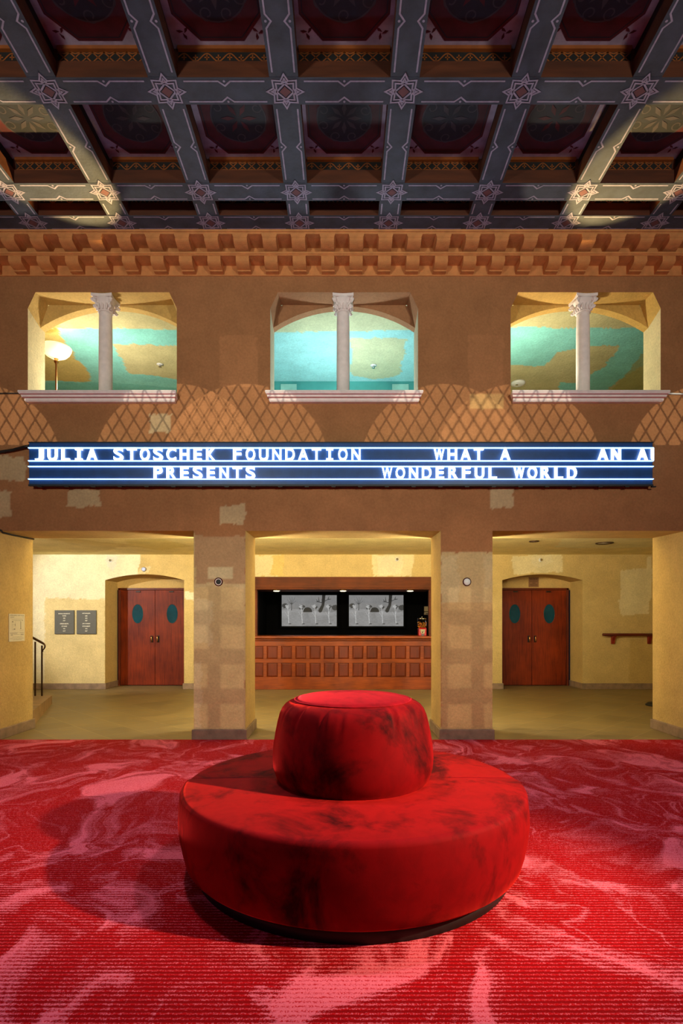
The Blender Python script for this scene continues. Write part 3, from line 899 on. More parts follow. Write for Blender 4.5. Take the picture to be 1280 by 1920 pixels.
def star(mb, cx, cy, z):
    R = 0.150; r = 0.088
    def pt(a, rad): return (cx + rad * math.cos(a), cy + rad * math.sin(a))
    for s in (1.0, 0.74):
        out = []
        for q in range(4):
            a = q * PI / 2
            out += [pt(a, R * s), pt(a + 0.32, r * 1.12 * s), pt(a + PI / 4, 0.138 * s), pt(a + PI / 2 - 0.32, r * 1.12 * s)]
        strip(mb, out, 0.013, z, 1, True)
    sq = [pt(q * PI / 2, 0.070) for q in range(4)]
    strip(mb, sq, 0.014, z - 0.0005, 1, True)
    for q in range(4):
        a = q * PI / 2
        strip(mb, [pt(a, 0.070), pt(a + 0.30, 0.098)], 0.012, z - 0.0005, 1)
        strip(mb, [pt(a, 0.070), pt(a - 0.30, 0.098)], 0.012, z - 0.0005, 1)
        c = pt(a, 0.094); strip(mb, [(c[0] + 0.012 * math.cos(b), c[1] + 0.012 * math.sin(b)) for b in (0, PI / 2, PI, 1.5 * PI)], 0.008, z - 0.001, 1, True)
    mb.add([(cx + 0.048, cy, z - 0.001), (cx, cy + 0.048, z - 0.001), (cx - 0.048, cy, z - 0.001), (cx, cy - 0.048, z - 0.001)], [(0, 1, 2, 3)], 2)

def border(mb, p0, p1, z):
    """two painted lines with a small notch half way, between two stars"""
    A = Vector(p0); B = Vector(p1); d = (B - A).normalized(); n = Vector((-d.y, d.x)); Lg = (B - A).length
    for sgn in (1, -1):
        o = n * sgn * (BW / 2 - 0.028)
        i = n * sgn * (BW / 2 - 0.068)
        m = Lg / 2
        pts = [A + o + d * 0.16, A + o + d * (m - 0.05), A + i + d * m, A + o + d * (m + 0.05), B + o - d * 0.16]
        strip(mb, [(p.x, p.y) for p in pts], 0.013, z, 1)
        c = A + d * m + n * sgn * (BW / 2 - 0.028)
        mb.add([(c.x + 0.010 * math.cos(a), c.y + 0.010 * math.sin(a), z) for a in np.linspace(0, 2 * PI, 9)[:-1]], [tuple(range(8))], 1)

beam_m = [M['beam'], M['beam_line'], M['star_red'], M['coffer_wood'], M['coffer_black'], M['coffer_orange']]
def riser_band(mb, x0, x1, yf, k):
    """painted scroll band on the face of a beam that looks into the hall"""
    z0, z1 = 5.945, 6.03
    mb.add([(x0, yf, z0), (x1, yf, z0), (x1, yf, z1), (x0, yf, z1)], [(0, 1, 2, 3)], 4)
    yy = yf - 0.001
    n = 8; L_ = x1 - x0; wd = 0.010
    def seg(a, b):
        A = Vector(a); B = Vector(b); d = (B - A); d = d / max(1e-6, d.length); nn = Vector((-d.y, d.x)) * wd / 2
        q = [A + nn, B + nn, B - nn, A - nn]
        mb.add([(p.x, yy, p.y) for p in q], [(0, 1, 2, 3)], 5)
    if k % 2:
        for i in range(n):
            a = x0 + L_ * i / n; b = x0 + L_ * (i + 1) / n; c = (a + b) / 2
            seg((a, z0), (b, z1)); seg((a, z1), (b, z0)); seg((a, z0), (c, z0 + 0.012)); seg((c, z0 + 0.012), (b, z0)); seg((a, z1), (c, z1 - 0.012)); seg((c, z1 - 0.012), (b, z1))
    else:
        prev = None
        for i in range(49):
            u = x0 + L_ * i / 48; p = (u, (z0 + z1) / 2 + 0.032 * math.sin(i / 48 * 4 * 2 * PI))
            if prev: seg(prev, p)
            prev = p
        for i in range(9):
            c = x0 + L_ * i / 8 + L_ / 16
            if c < x1: seg((c - 0.02, (z0 + z1) / 2), (c + 0.02, (z0 + z1) / 2)); seg((c, z0 + 0.02), (c, z1 - 0.02))
first_cross = None
for j, y in enumerate(YB + [YW]):
    mb = MB(); wdt = BW if j < 4 else 0.22
    mb.box(-HX, HX, y - wdt / 2, y + wdt / 2, ZB, ZB + 0.004, 0)
    mb.box(-HX, HX, y - wdt / 2, y + wdt / 2, ZB + 0.004, 5.925, 3)
    mb.box(-HX, HX, y - wdt / 2 + 0.035, y + wdt / 2 - 0.035, 5.925, 6.07, 3)
    for x in XB: star(mb, x, y, ZB - 0.003)
    for i in range(len(XB) - 1):
        border(mb, (XB[i], y), (XB[i + 1], y), ZB - 0.002)
        riser_band(mb, XB[i] + BW / 2, XB[i + 1] - BW / 2, y - wdt / 2 + 0.034, i + j)
        mb.box(XB[i] + BW / 2, XB[i + 1] - BW / 2, y - wdt / 2 + 0.005, y - wdt / 2 + 0.04, 6.032, 6.06, 5)
    mb.build('cross_beam', beam_m, CEIL, fixn=False)
for i, x in enumerate(XB):
    mb = MB()
    mb.box(x - BW / 2, x + BW / 2, YB[0], YW, ZB + 0.003, ZB + 0.006, 0)
    mb.box(x - BW / 2, x + BW / 2, YB[0], YW, ZB + 0.006, 5.925, 3)
    mb.box(x - BW / 2 + 0.035, x + BW / 2 - 0.035, YB[0], YW, 5.925, 6.07, 4)
    ys = YB
    for j in range(3): border(mb, (x, ys[j]), (x, ys[j + 1]), ZB + 0.001)
    for sgn in (1, -1):
        strip(mb, [(x + sgn * (BW / 2 - 0.028), YB[-1] + 0.16), (x + sgn * (BW / 2 - 0.028), YW - 0.13)], 0.013, ZB + 0.001, 1)
    mb.build('long_beam', beam_m, CEIL, fixn=False)

def coffer(cx, cy, sx, sy, variant):
    mb = MB(); z = ZP
    mb.box(cx - sx, cx + sx, cy - sy, cy + sy, z, z + 0.02, 0)
    ax, ay = sx * 0.86, sy * 0.86; k = 0.5
    oc = [(-ax, -ay * k), (-ax * k, -ay), (ax * k, -ay), (ax, -ay * k), (ax, ay * k), (ax * k, ay), (-ax * k, ay), (-ax, ay * k)]
    mb.add([(cx + u, cy + v, z - 0.002) for u, v in oc], [tuple(range(8))], 1)
    # fleurs in the corners
    for qx in (-1, 1):
        for qy in (-1, 1):
            px_, py_ = cx + qx * ax * 0.84, cy + qy * ay * 0.84
            for a in (0, 2.1, 4.2):
                d = a + math.atan2(-qy, -qx)
                e = [(px_ + 0.008 * math.cos(d + 1.57), py_ + 0.008 * math.sin(d + 1.57)), (px_ + 0.034 * math.cos(d + 0.35), py_ + 0.034 * math.sin(d + 0.35)), (px_ + 0.058 * math.cos(d), py_ + 0.058 * math.sin(d)), (px_ + 0.034 * math.cos(d - 0.35), py_ + 0.034 * math.sin(d - 0.35))]
                mb.add([(u, v, z - 0.003) for u, v in e], [(0, 1, 2, 3)], 1)
    # rosette: navy disc, pale scrolls and petals
    rr = min(sx, sy) * 0.62
    mb.add([(cx + rr * math.cos(a), cy + rr * math.sin(a), z - 0.004) for a in np.linspace(0, 2 * PI, 33)[:-1]], [tuple(range(32))], 2)
    npet = 8 if variant == 0 else 6
    for q in range(npet):
        a = 2 * PI * q / npet
        e = [(cx + rr * r_ * math.cos(a + t), cy + rr * r_ * math.sin(a + t)) for r_, t in ((0.12, 0), (0.4, 0.22), (0.66, 0), (0.4, -0.22))]
        mb.add([(u, v, z - 0.006) for u, v in e], [(0, 1, 2, 3)], 3 if variant != 1 else 1)
        c = (cx + rr * 0.82 * math.cos(a + PI / npet), cy + rr * 0.82 * math.sin(a + PI / npet))
        pts = [(c[0] + (0.055 - 0.0022 * s) * math.cos(a + s * 0.42), c[1] + (0.055 - 0.0022 * s) * math.sin(a + s * 0.42)) for s in range(16)]
        strip(mb, pts, 0.011, z - 0.005, 3)
    strip(mb, [(cx + rr * math.cos(a), cy + rr * math.sin(a)) for a in np.linspace(0, 2 * PI, 33)[:-1]], 0.012, z - 0.005, 3, True)
    strip(mb, [(cx + u * 0.93, cy + v * 0.93) for u, v in oc], 0.008, z - 0.003, 2, True)
    return mb
cof_m = [M['coffer_white'], M['coffer_red'], M['coffer_navy'], M['coffer_pale']]
protos = []
for j in range(4):
    y0 = YB[j]; y1 = YB[j + 1] if j < 3 else YW
    sx = (0.978 - BW) / 2 + 0.035; sy = (y1 - y0 - BW) / 2 + 0.035
    for i in range(len(XB) - 1):
        cx_ = (XB[i] + XB[i + 1]) / 2; cy_ = (y0 + y1) / 2
        if j == 3:
            mb = MB(); mb.box(cx_ - sx, cx_ + sx, cy_ - sy, cy_ + sy, ZP, ZP + 0.02, 0)
            if i == 0: p3 = mb.build('coffer_panel', M['coffer_black'], CEIL); 
            else: copy_tree(p3, CEIL, (0.978 * i, 0, 0))
        elif j == 0 and i < 3:
            protos.append(coffer(XB[0] + 0.489, cy_, sx, sy, i).build('coffer_panel', cof_m, CEIL))
            protos[-1].location.x = 0.978 * i
        else:
            o = copy_tree(protos[(i * 2 + j) % 3], CEIL); o.location = (0.978 * i, (y0 - YB[0]), 0)
mb = MB(); mb.box(-HX, HX, -4.0, YB[0], 6.05, 6.12); mb.box(-HX, HX, YB[0], D0 + 0.1, 6.09, 6.14)
mb.build('ceiling_boards', M['coffer_wood'], CEIL)

# ------------------------------------------------------------------ doors
def double_door(k, cx, labels):
    root = thing('door_%d' % k, (cx, DD, 0), None, None, kind='structure')
    lw_, H = 0.745, 2.075
    fr = MB()
    x0, x1 = cx - lw_ - 0.05, cx + lw_ + 0.05
    fr.bbox(x0, x0 + 0.045, DD - 0.035, DD + 0.05, 0, H + 0.045, 0.004); fr.bbox(x1 - 0.045, x1, DD - 0.035, DD + 0.05, 0, H + 0.045, 0.004)
    fr.bbox(x0, x1, DD - 0.035, DD + 0.05, H + 0.005, H + 0.05, 0.004)
    fr.box(x0 + 0.045, x1 - 0.045, DD + 0.03, DD + 0.05, 0, H + 0.01)
    fr.build('door_frame', M['framewood'], root)
    for s in (-1, 1):
        a, b = (cx - lw_, cx - 0.004) if s < 0 else (cx + 0.004, cx + lw_)
        lf = MB(); lf.bbox(a, b, DD - 0.02, DD + 0.022, 0.015, H, 0.003)
        leaf = lf.build('door_leaf', M['doorwood'], root)
        ocx = cx + s * 0.375; ocz = EYE + (CY - 1151) / F * DD
        rx, rz = 0.118, 0.205
        ov = MB(); n = 40
        ring = [(ocx + (rx + e) * math.cos(t), DD - 0.021 - yb, ocz + (rz + e) * math.sin(t)) for (e, yb) in ((0.012, 0.0), (0.006, 0.007), (0.0, 0.001)) for t in np.linspace(0, 2 * PI, n + 1)[:-1]]
        ov.add(ring, [(r_ * n + i, r_ * n + (i + 1) % n, (r_ + 1) * n + (i + 1) % n, (r_ + 1) * n + i) for r_ in range(2) for i in range(n)], 0, True)
        ov.add([(ocx + rx * math.cos(t), DD - 0.0215, ocz + rz * math.sin(t)) for t in np.linspace(0, 2 * PI, n + 1)[:-1]], [tuple(range(n))], 1)
        ov.build('oval_window', [M['framewood'], M['teal_glass']], leaf)
        hx = cx + s * 0.07; hz = EYE + (CY - 1198) / F * DD
        hd = MB(); hd.bbox(hx - 0.028, hx + 0.028, DD - 0.027, DD - 0.019, hz - 0.075, hz + 0.075, 0.003, 1)
        pts = [(hx - s * 0.006, DD - 0.02, hz + 0.055)] + [(hx - s * 0.006, DD - 0.055 - 0.016 * math.sin(t), hz + 0.055 * math.cos(t)) for t in np.linspace(0.25, PI - 0.25, 9)] + [(hx - s * 0.006, DD - 0.02, hz - 0.055)]
        hd.tube(pts, 0.013, 8, 0)
        hd.build('pull_handle', [M['brass'], M['blackmetal']], leaf)
        cl = MB(); cl.bbox(cx + s * 0.36 - 0.05, cx + s * 0.36 + 0.05, DD - 0.04, DD - 0.018, H - 0.045, H - 0.015, 0.004)
        cl.build('door_stop_block', M['blackmetal'], leaf)
double_door(1, -4.09, None)
double_door(2, 4.105, None)

# ------------------------------------------------------------------ bar
YF = 11.52                               # front of the counter
bar = thing('bar_counter', (0, YF, 0), 'long panelled oak bar counter with polished top, between the two pillars', 'bar counter')
mb = MB(); mb.bbox(BARX[0], BARX[1], YF - 0.13, YF + 0.62, 1.045, 1.10, 0.018, seg=3)
mb.bbox(BARX[0], BARX[1], YF - 0.06, YF, 1.005, 1.045, 0.012)
mb.build('countertop', M['barwood'], bar)
mb = MB(); mb.box(BARX[0], BARX[1], YF + 0.02, YF + 0.07, 0.0, 1.04)
mb.bbox(BARX[0], BARX[1], YF - 0.005, YF + 0.03, 0.895, 1.006, 0.004)
mb.bbox(BARX[0], BARX[1], YF - 0.005, YF + 0.03, 0.545, 0.625, 0.004)
PX0, PP = -1.751, 0.2935
for i in range(14):
    x = PX0 + PP * (i - 0.5)
    a, b = max(BARX[0], x - 0.036), min(BARX[1], x + 0.036)
    if b - a > 0.01:
        mb.bbox(a, b, YF - 0.003, YF + 0.03, 0.255, 0.545, 0.004); mb.bbox(a, b, YF - 0.003, YF + 0.03, 0.625, 0.895, 0.004)
mb.build('counter_frame', M['barwood'], bar)
mb = MB(); mb.bbox(BARX[0], BARX[1], YF - 0.02, YF + 0.03, 0.0, 0.255, 0.006)
mb.build('kickboard', M['barwood'], bar)
pp = None
def panel_mb(x0, x1, z0, z1):
    mb = MB(); e = 0.028
    vs = [(x0, YF + 0.018, z0), (x1, YF + 0.018, z0), (x1, YF + 0.018, z1), (x0, YF + 0.018, z1),
          (x0 + e, YF + 0.006, z0 + e), (x1 - e, YF + 0.006, z0 + e), (x1 - e, YF + 0.006, z1 - e), (x0 + e, YF + 0.006, z1 - e)]
    mb.add(vs, [(0, 1, 5, 4), (1, 2, 6, 5), (2, 3, 7, 6), (3, 0, 4, 7), (4, 5, 6, 7)])
    return mb
hw = PP / 2 - 0.036
u_ = panel_mb(PX0 + PP - hw, PX0 + PP + hw, 0.625, 0.895).build('counter_panel', M['barpanel'], bar)
l_ = panel_mb(PX0 + PP - hw, PX0 + PP + hw, 0.255, 0.545).build('counter_panel', M['barpanel'], bar)
for i in range(13):
    if i == 1: continue
    if i in (0, 12):
        a = max(BARX[0], PX0 + PP * i - hw); b = min(BARX[1], PX0 + PP * i + hw)
        panel_mb(a, b, 0.625, 0.895).build('counter_panel', M['barpanel'], bar); panel_mb(a, b, 0.255, 0.545).build('counter_panel', M['barpanel'], bar)
        continue
    copy_tree(u_, bar, (PP * (i - 1), 0, 0)); copy_tree(l_, bar, (PP * (i - 1), 0, 0))
# wooden header and posts framing the bar opening
tr = MB()
tr.bbox(BARX[0] - 0.03, BARX[1] + 0.03, DL - 0.06, DL + 0.20, 2.085, 2.315, 0.008)
tr.bbox(BARX[0], BARX[1], DL - 0.05, DL + 0.85, 2.055, 2.088, 0.004)
tr.bbox(BARX[0], BARX[0] + 0.05, DL + 0.02, DL + 0.14, 1.10, 2.06, 0.004)
tr.bbox(BARX[1] - 0.05, BARX[1], DL + 0.02, DL + 0.14, 1.10, 2.06, 0.004)
M['headwood'] = wood('header_wood', (62, 24, 4), (104, 48, 10), 0.65, 'x', 6, 0.0)
tag(tr.build('trim_2', M['headwood']), kind='structure')
bk = MB()
bk.quad((BARX[0], 13.4, 0), (BARX[1] + 0.6, 13.4, 0), (BARX[1] + 0.6, 13.4, 2.5), (BARX[0], 13.4, 2.5))
bk.quad((BARX[0], DL + 0.15, 0), (BARX[0], 13.4, 0), (BARX[0], 13.4, 2.5), (BARX[0], DL + 0.15, 2.5))
bk.quad((BARX[1] + 0.6, DL + 0.15, 0), (BARX[1] + 0.6, 13.4, 0), (BARX[1] + 0.6, 13.4, 2.5), (BARX[1] + 0.6, DL + 0.15, 2.5))
bk.quad((BARX[1], DL + 0.15, 0), (BARX[1] + 0.6, DL + 0.15, 0), (BARX[1] + 0.6, DL + 0.15, 2.5), (BARX[1], DL + 0.15, 2.5))
bk.quad((BARX[0], DL + 0.15, 2.5), (BARX[1] + 0.6, DL + 0.15, 2.5), (BARX[1] + 0.6, 13.4, 2.5), (BARX[0], 13.4, 2.5))
tag(bk.build('wall_bar', M['blackroom']), kind='structure')

# puck lamps under the header
for k, (qx, lab) in enumerate(((518, 'small round lit lamp under the wooden bar header, nearest the left pillar'), (643, 'small round lit lamp under the middle of the wooden bar header, between the two screens'), (769, 'small round lit lamp under the wooden bar header, above the candy machine'))):
    p = px(qx, 1103, DL + 0.04)
    root = thing('downlight', (p[0], DL + 0.06, 2.055), lab, 'lamp', 'lamps under the bar header')
    mb = MB(); mb.lathe([(0.082, 0.0), (0.082, -0.022), (0.072, -0.026)], (p[0], DL + 0.06, 2.055), 24, cap=False); mb.build('lamp_rim', M['chrome'], root)
    mb = MB(); mb.lathe([(0.0, -0.034), (0.05, -0.032), (0.073, -0.022), (0.073, -0.004), (0, -0.004)], (p[0], DL + 0.06, 2.055), 24); mb.build('lamp_lens', M['puck'], root)
    spot('downlight_beam', (p[0], DL + 0.06, 2.00), (p[0], DL + 0.0, 1.0), 2.5, (1.0, 0.85, 0.6), 120, 0.8, 0.05)

# screens: a plain black and white landscape film
def screen_picture(nx=220, ny=124):
    u, v = np.meshgrid(np.linspace(0, 1, nx), np.linspace(0, 1, ny), indexing='ij')   # v up
    asp = 1.78
    g = 0.22 + 0.10 * v + 0.05 * vnoise(u * asp, v, 6, 1) + 0.03 * vnoise(u * asp, v, 30, 2)
    hz = 0.50 + 0.05 * np.sin(u * 5.0 + 0.5)
    gr = v < hz
    g = np.where(gr, 0.30 + 0.10 * vnoise(u * asp, v, 5, 3) + 0.08 * vnoise(u * asp, v * 2, 24, 4), g)
    g = np.where(gr & (v > hz - 0.10), g + 0.04, g)
    def line(x0, y0, x1, y1, w0, w1, val):
        nonlocal g
        px_, py_ = u * asp, v; ax, ay, bx, by = x0 * asp, y0, x1 * asp, y1
        t = np.clip(((px_ - ax) * (bx - ax) + (py_ - ay) * (by - ay)) / ((bx - ax) ** 2 + (by - ay) ** 2 + 1e-9), 0, 1)
        d = np.hypot(px_ - ax - t * (bx - ax), py_ - ay - t * (by - ay))
        g = np.where(d < w0 + (w1 - w0) * t, val, g)
    # bushes
    for (bx, by, r) in ((0.05, 0.66, 0.09), (0.36, 0.60, 0.07), (0.40, 0.64, 0.05), (0.62, 0.62, 0.06), (0.86, 0.62, 0.07), (0.97, 0.60, 0.10)):
        dd = np.hypot((u - bx) * asp, (v - by) * 1.1) + 0.05 * (vnoise(u * asp, v, 28, 7) - 0.5)
        g = np.where((dd < r) & ~(v < hz - 0.02), 0.07, g)
    # big bare tree right, thin bare tree left
    line(0.70, 0.50, 0.75, 0.68, 0.06, 0.045, 0.035); line(0.75, 0.68, 0.765, 1.0, 0.045, 0.055, 0.035)
    for (a, b, c, d_) in ((0.74, 0.76, 0.66, 0.78), (0.66, 0.78, 0.63, 0.86), (0.77, 0.80, 0.84, 0.86), (0.84, 0.86, 0.86, 0.96), (0.84, 0.86, 0.90, 0.88), (0.68, 0.78, 0.67, 0.95), (0.66, 0.79, 0.62, 0.78)):
        line(a, b, c, d_, 0.014, 0.005, 0.05)
    line(0.18, 0.52, 0.18, 0.74, 0.012, 0.008, 0.06)
    for (c, d_) in ((0.10, 0.86), (0.14, 0.95), (0.19, 0.97), (0.24, 0.93), (0.26, 0.82), (0.12, 0.76)):
        line(0.18, 0.70, c, d_, 0.007, 0.003, 0.08)
    # dark hillock, and four pale birch saplings with light crowns
    g = np.where(np.hypot((u - 0.47) * asp, (v - 0.46) * 1.0) < 0.15, np.where(v > 0.45, 0.035, g), g)
    for q in range(4):
        x = 0.10 + 0.245 * q
        line(x + 0.03, 0.08, x + 0.01, 0.62, 0.010, 0.006, 0.85); line(x + 0.015, 0.36, x + 0.06, 0.58, 0.006, 0.004, 0.7); line(x + 0.02, 0.30, x - 0.04, 0.46, 0.006, 0.004, 0.7)
        dd = np.hypot((u - x) * asp, (v - 0.64)) + 0.06 * (vnoise(u * asp, v, 40, 12) - 0.5)
        g = np.where(dd < 0.055, 0.62, g)
        g = np.where((np.hypot((u - x - 0.05) * asp * 0.4, (v - 0.075)) < 0.018), 0.10, g)
    return g
PIC = screen_picture()
def pic_mat():
    m, nt, b = nodes_of('screen_picture')
    at = N(nt, 'ShaderNodeVertexColor'); at.layer_name = 'picture'
    L(nt, at.outputs[0], b.inputs['Emission Color']); b.inputs['Emission Strength'].default_value = 0.62
    b.inputs['Base Color'].default_value = (0.01, 0.01, 0.01, 1); b.inputs['Roughness'].default_value = 0.5; b.inputs['Specular IOR Level'].default_value = 0.1
    return m
M['picture'] = pic_mat()
def tv(x0, x1, z0, z1, y, label):
    root = thing('television', (0.5 * (x0 + x1), y, z0), label, 'television', 'televisions behind the bar')
    mb = MB(); mb.bbox(x0 - 0.04, x1 + 0.04, y, y + 0.06, z0 - 0.05, z1 + 0.04, 0.006); mb.build('television_case', M['tvblack'], root)
    nx, ny = PIC.shape; U, V_ = np.meshgrid(np.linspace(x0, x1, nx), np.linspace(z0, z1, ny), indexing='ij')
    off = ORG[root.name]
    P = np.stack([U.ravel() - off.x, np.full(U.size, y - 0.002 - off.y), V_.ravel() - off.z], 1)
    i = np.arange((nx - 1) * ny).reshape(nx - 1, ny)[:, :-1].ravel()
    me = bpy.data.meshes.new('screen'); me.from_pydata(P.tolist(), [], np.stack([i, i + ny, i + ny + 1, i + 1], 1).tolist()); me.update()
    ca = me.color_attributes.new('picture', 'FLOAT_COLOR', 'POINT'); arr = np.ones((U.size, 4), np.float32); arr[:, :3] = PIC.ravel()[:, None]
    ca.data.foreach_set('color', arr.ravel()); me.materials.append(M['picture'])
    o = bpy.data.objects.new('screen', me); COL.objects.link(o); o.parent = root; tag(o, 'lit screen with a grey landscape film')
TY = 13.2
a, b = px(528, 1174, TY), px(631, 1116, TY); tv(a[0], b[0], a[2], b[2], TY, 'left black wall television showing a grey film behind the bar')
a, b = px(654, 1174, TY), px(756, 1116, TY); tv(a[0], b[0], a[2], b[2], TY, 'right black wall television showing a grey film behind the bar, nearer the candy machine')
for (y0, y1, lab) in ((1137, 1146.5, 'beige box on the black back wall above the candy machine, upper of two'), (1147.5, 1152.5, 'low beige box with a dark slot above the candy machine, lower of two')):
    a, b = px(795.5, y1, 13.32), px(809, y0, 13.32)
    mb = MB(); mb.bbox(a[0], b[0], 13.32, 13.399, a[2], b[2], 0.004)
    root = thing('wall_box', (a[0], 13.32, a[2]), lab, 'box'); mb.build('box_case', M['grey_box'], root)
    if y0 > 1140:
        m2 = MB(); m2.box(a[0] + 0.03, b[0] - 0.05, 13.317, 13.322, a[2] + 0.012, a[2] + 0.032); m2.build('slot', M['black'], root)

# candy machine on the counter
gx = px(791, 1190, 11.62)[0]; gz = 1.10; gy = 11.62
cm_ = thing('candy_machine', (gx, gy, gz), 'red candy machine with clear globe of orange candy on the bar counter', 'candy machine')
mb = MB(); mb.bbox(gx - 0.082, gx + 0.082, gy - 0.08, gy + 0.08, gz, gz + 0.155, 0.012)
mb.add([(gx - 0.082, gy - 0.08, gz + 0.15), (gx + 0.082, gy - 0.08, gz + 0.15), (gx + 0.06, gy - 0.06, gz + 0.175), (gx - 0.06, gy - 0.06, gz + 0.175)], [(0, 1, 2, 3)])
mb.build('machine_base', M['redpaint'], cm_)
mb = MB()
mb.lathe([(0.05, 0.12), (0.062, 0.14), (0.09, 0.175), (0.094, 0.2), (0.094, 0.335), (0.088, 0.35)], (gx, gy, gz), 32, cap=False); mb.build('globe', M['glass'], cm_)
mb = MB(); mb.lathe([(0.098, 0.345), (0.098, 0.356), (0.085, 0.368), (0.03, 0.376), (0.0, 0.377)], (gx, gy, gz), 32); 
mb.lathe([(0.010, 0.376), (0.013, 0.388), (0.009, 0.396), (0, 0.398)], (gx, gy, gz), 12); mb.build('lid', M['chrome'], cm_)
mb = MB(); mb.add([(gx - 0.05, gy - 0.085, gz + 0.135), (gx + 0.05, gy - 0.085, gz + 0.135), (gx + 0.032, gy - 0.11, gz + 0.05), (gx - 0.032, gy - 0.11, gz + 0.05), (gx - 0.05, gy - 0.06, gz + 0.135), (gx + 0.05, gy - 0.06, gz + 0.135), (gx + 0.032, gy - 0.07, gz + 0.05), (gx - 0.032, gy - 0.07, gz + 0.05)], [(0, 1, 2, 3), (4, 5, 1, 0), (1, 5, 6, 2), (4, 0, 3, 7), (3, 2, 6, 7)])
mb.bbox(gx - 0.026, gx + 0.026, gy - 0.105, gy - 0.07, gz + 0.006, gz + 0.04, 0.004); mb.lathe([(0.018, -0.125), (0.018, -0.10)], (gx, gy, gz + 0.095), 12, axis='y')
mb.build('coin_mechanism', M['chrome'], cm_)
cd = MB()
for i in range(95):
    a_ = random.random() * 2 * PI; r_ = 0.076 * math.sqrt(random.random()); z_ = gz + 0.165 + 0.13 * random.random() * (0.65 + 0.35 * random.random())
    if z_ < gz + 0.185: r_ *= 0.75
    c = (gx + r_ * math.cos(a_), gy + r_ * math.sin(a_), z_)
    cd.lathe([(0.0, -0.014), (0.010, -0.009), (0.014, 0), (0.010, 0.009), (0, 0.014)], c, 8, mi=random.choice((0, 0, 1, 2)))
o = cd.build('candy', [simple('orange_candy', (232, 140, 40), 0.35), simple('brown_candy', (70, 30, 16), 0.35), simple('amber_candy', (240, 176, 70), 0.35)], cm_); tag(o, kind='stuff')

# ------------------------------------------------------------------ marquee sign
SY = 6.50
a, b = px(54, 909.5, SY), px(1223.5, 829.5, SY)
SX0, SX1, SZ0, SZ1 = a[0], b[0], a[2], b[2]
sign = thing('marquee_sign', (0, SY, SZ0), 'long dark blue marquee sign with two rows of glowing white letters', 'sign')
mb = MB(); mb.bbox(SX0, SX1, SY, D0 - 0.005, SZ0, SZ1, 0.006); mb.build('sign_board', [M['sign_back']], sign)
mb = MB(); mb.box(SX0 - 0.004, SX1 + 0.004, SY - 0.006, SY + 0.02, SZ0 - 0.012, SZ0 + 0.008)
mb.box(SX0 - 0.004, SX1 + 0.004, SY - 0.006, SY + 0.02, SZ1 - 0.004, SZ1 + 0.006)
k = 0
for q in np.arange(SX0 + 0.1, SX1, 0.31):
    mb.box(q, q + 0.05, SY + 0.0, SY + 0.03, SZ0 - 0.022, SZ0 - 0.010)
mb.build('sign_edge', M['sign_edge'], sign)
RAILZ = [EYE + (CY - y) / F * SY for y in (840.5, 864.7, 875.3, 898.8)]
for z in RAILZ:
    mb = MB(); mb.bbox(SX0, SX1, SY - 0.022, SY, z - 0.0055, z + 0.0055, 0.002); mb.build('rail', M['rail'], sign)
PT = 24.72
def px_x(q): return (q - CX) / F * (SY - 0.012)
def letter(ch, q, row):
    z0 = (RAILZ[1] if row == 0 else RAILZ[3]) + 0.0; z1 = (RAILZ[0] if row == 0 else RAILZ[2])
    h = z1 - z0 - 0.004; x = px_x(q); mb = MB()
    fn = lambda u, v, w: (u, SY - 0.030 + w, v)
    W = {'I': 0.0, 'L': 0.092, 'T': 0.108, 'J': 0.092, 'F': 0.094, 'E': 0.092, 'P': 0.098, 'W': 0.122, 'A': 0.118, 'N': 0.104}.get(ch, 0.106)
    z0 += 0.002
    if ch == 'I':
        mb.box(x - 0.013, x + 0.013, SY - 0.030, SY - 0.002, z0, z0 + h)
        mb.box(x - 0.040, x + 0.040, SY - 0.030, SY - 0.002, z0, z0 + 0.024); mb.box(x - 0.040, x + 0.040, SY - 0.030, SY - 0.002, z0 + h - 0.024, z0 + h)
    elif ch == '|':                     # last letter, cut off by the end of the board
        xr = SX1 - 0.002
        mb.prism([(xr - 0.024, z0 + 0.03), (xr - 0.024, z0 + h), (xr, z0 + h), (xr, z0), (xr - 0.008, z0 + 0.008)], fn, 0.0, 0.028)
    else:
        add_text(mb, ch, x, z0, h, fn, width=W, depth=0.028, offset=0.015)
    mb.build('letter', M['letter'], sign, fixn=True)
def word(txt, q0, row):
    for i, ch in enumerate(txt):
        if ch != ' ': letter(ch, q0 + PT * i, row)
word('JULIA STOSCHEK FOUNDATION', 74.0, 0); word('WHAT A', 823.0, 0); word('AN A', 1129.5, 0); letter('|', 1220, 0)
word('PRESENTS', 296.5, 1); word('WONDERFUL WORLD', 725.5, 1)

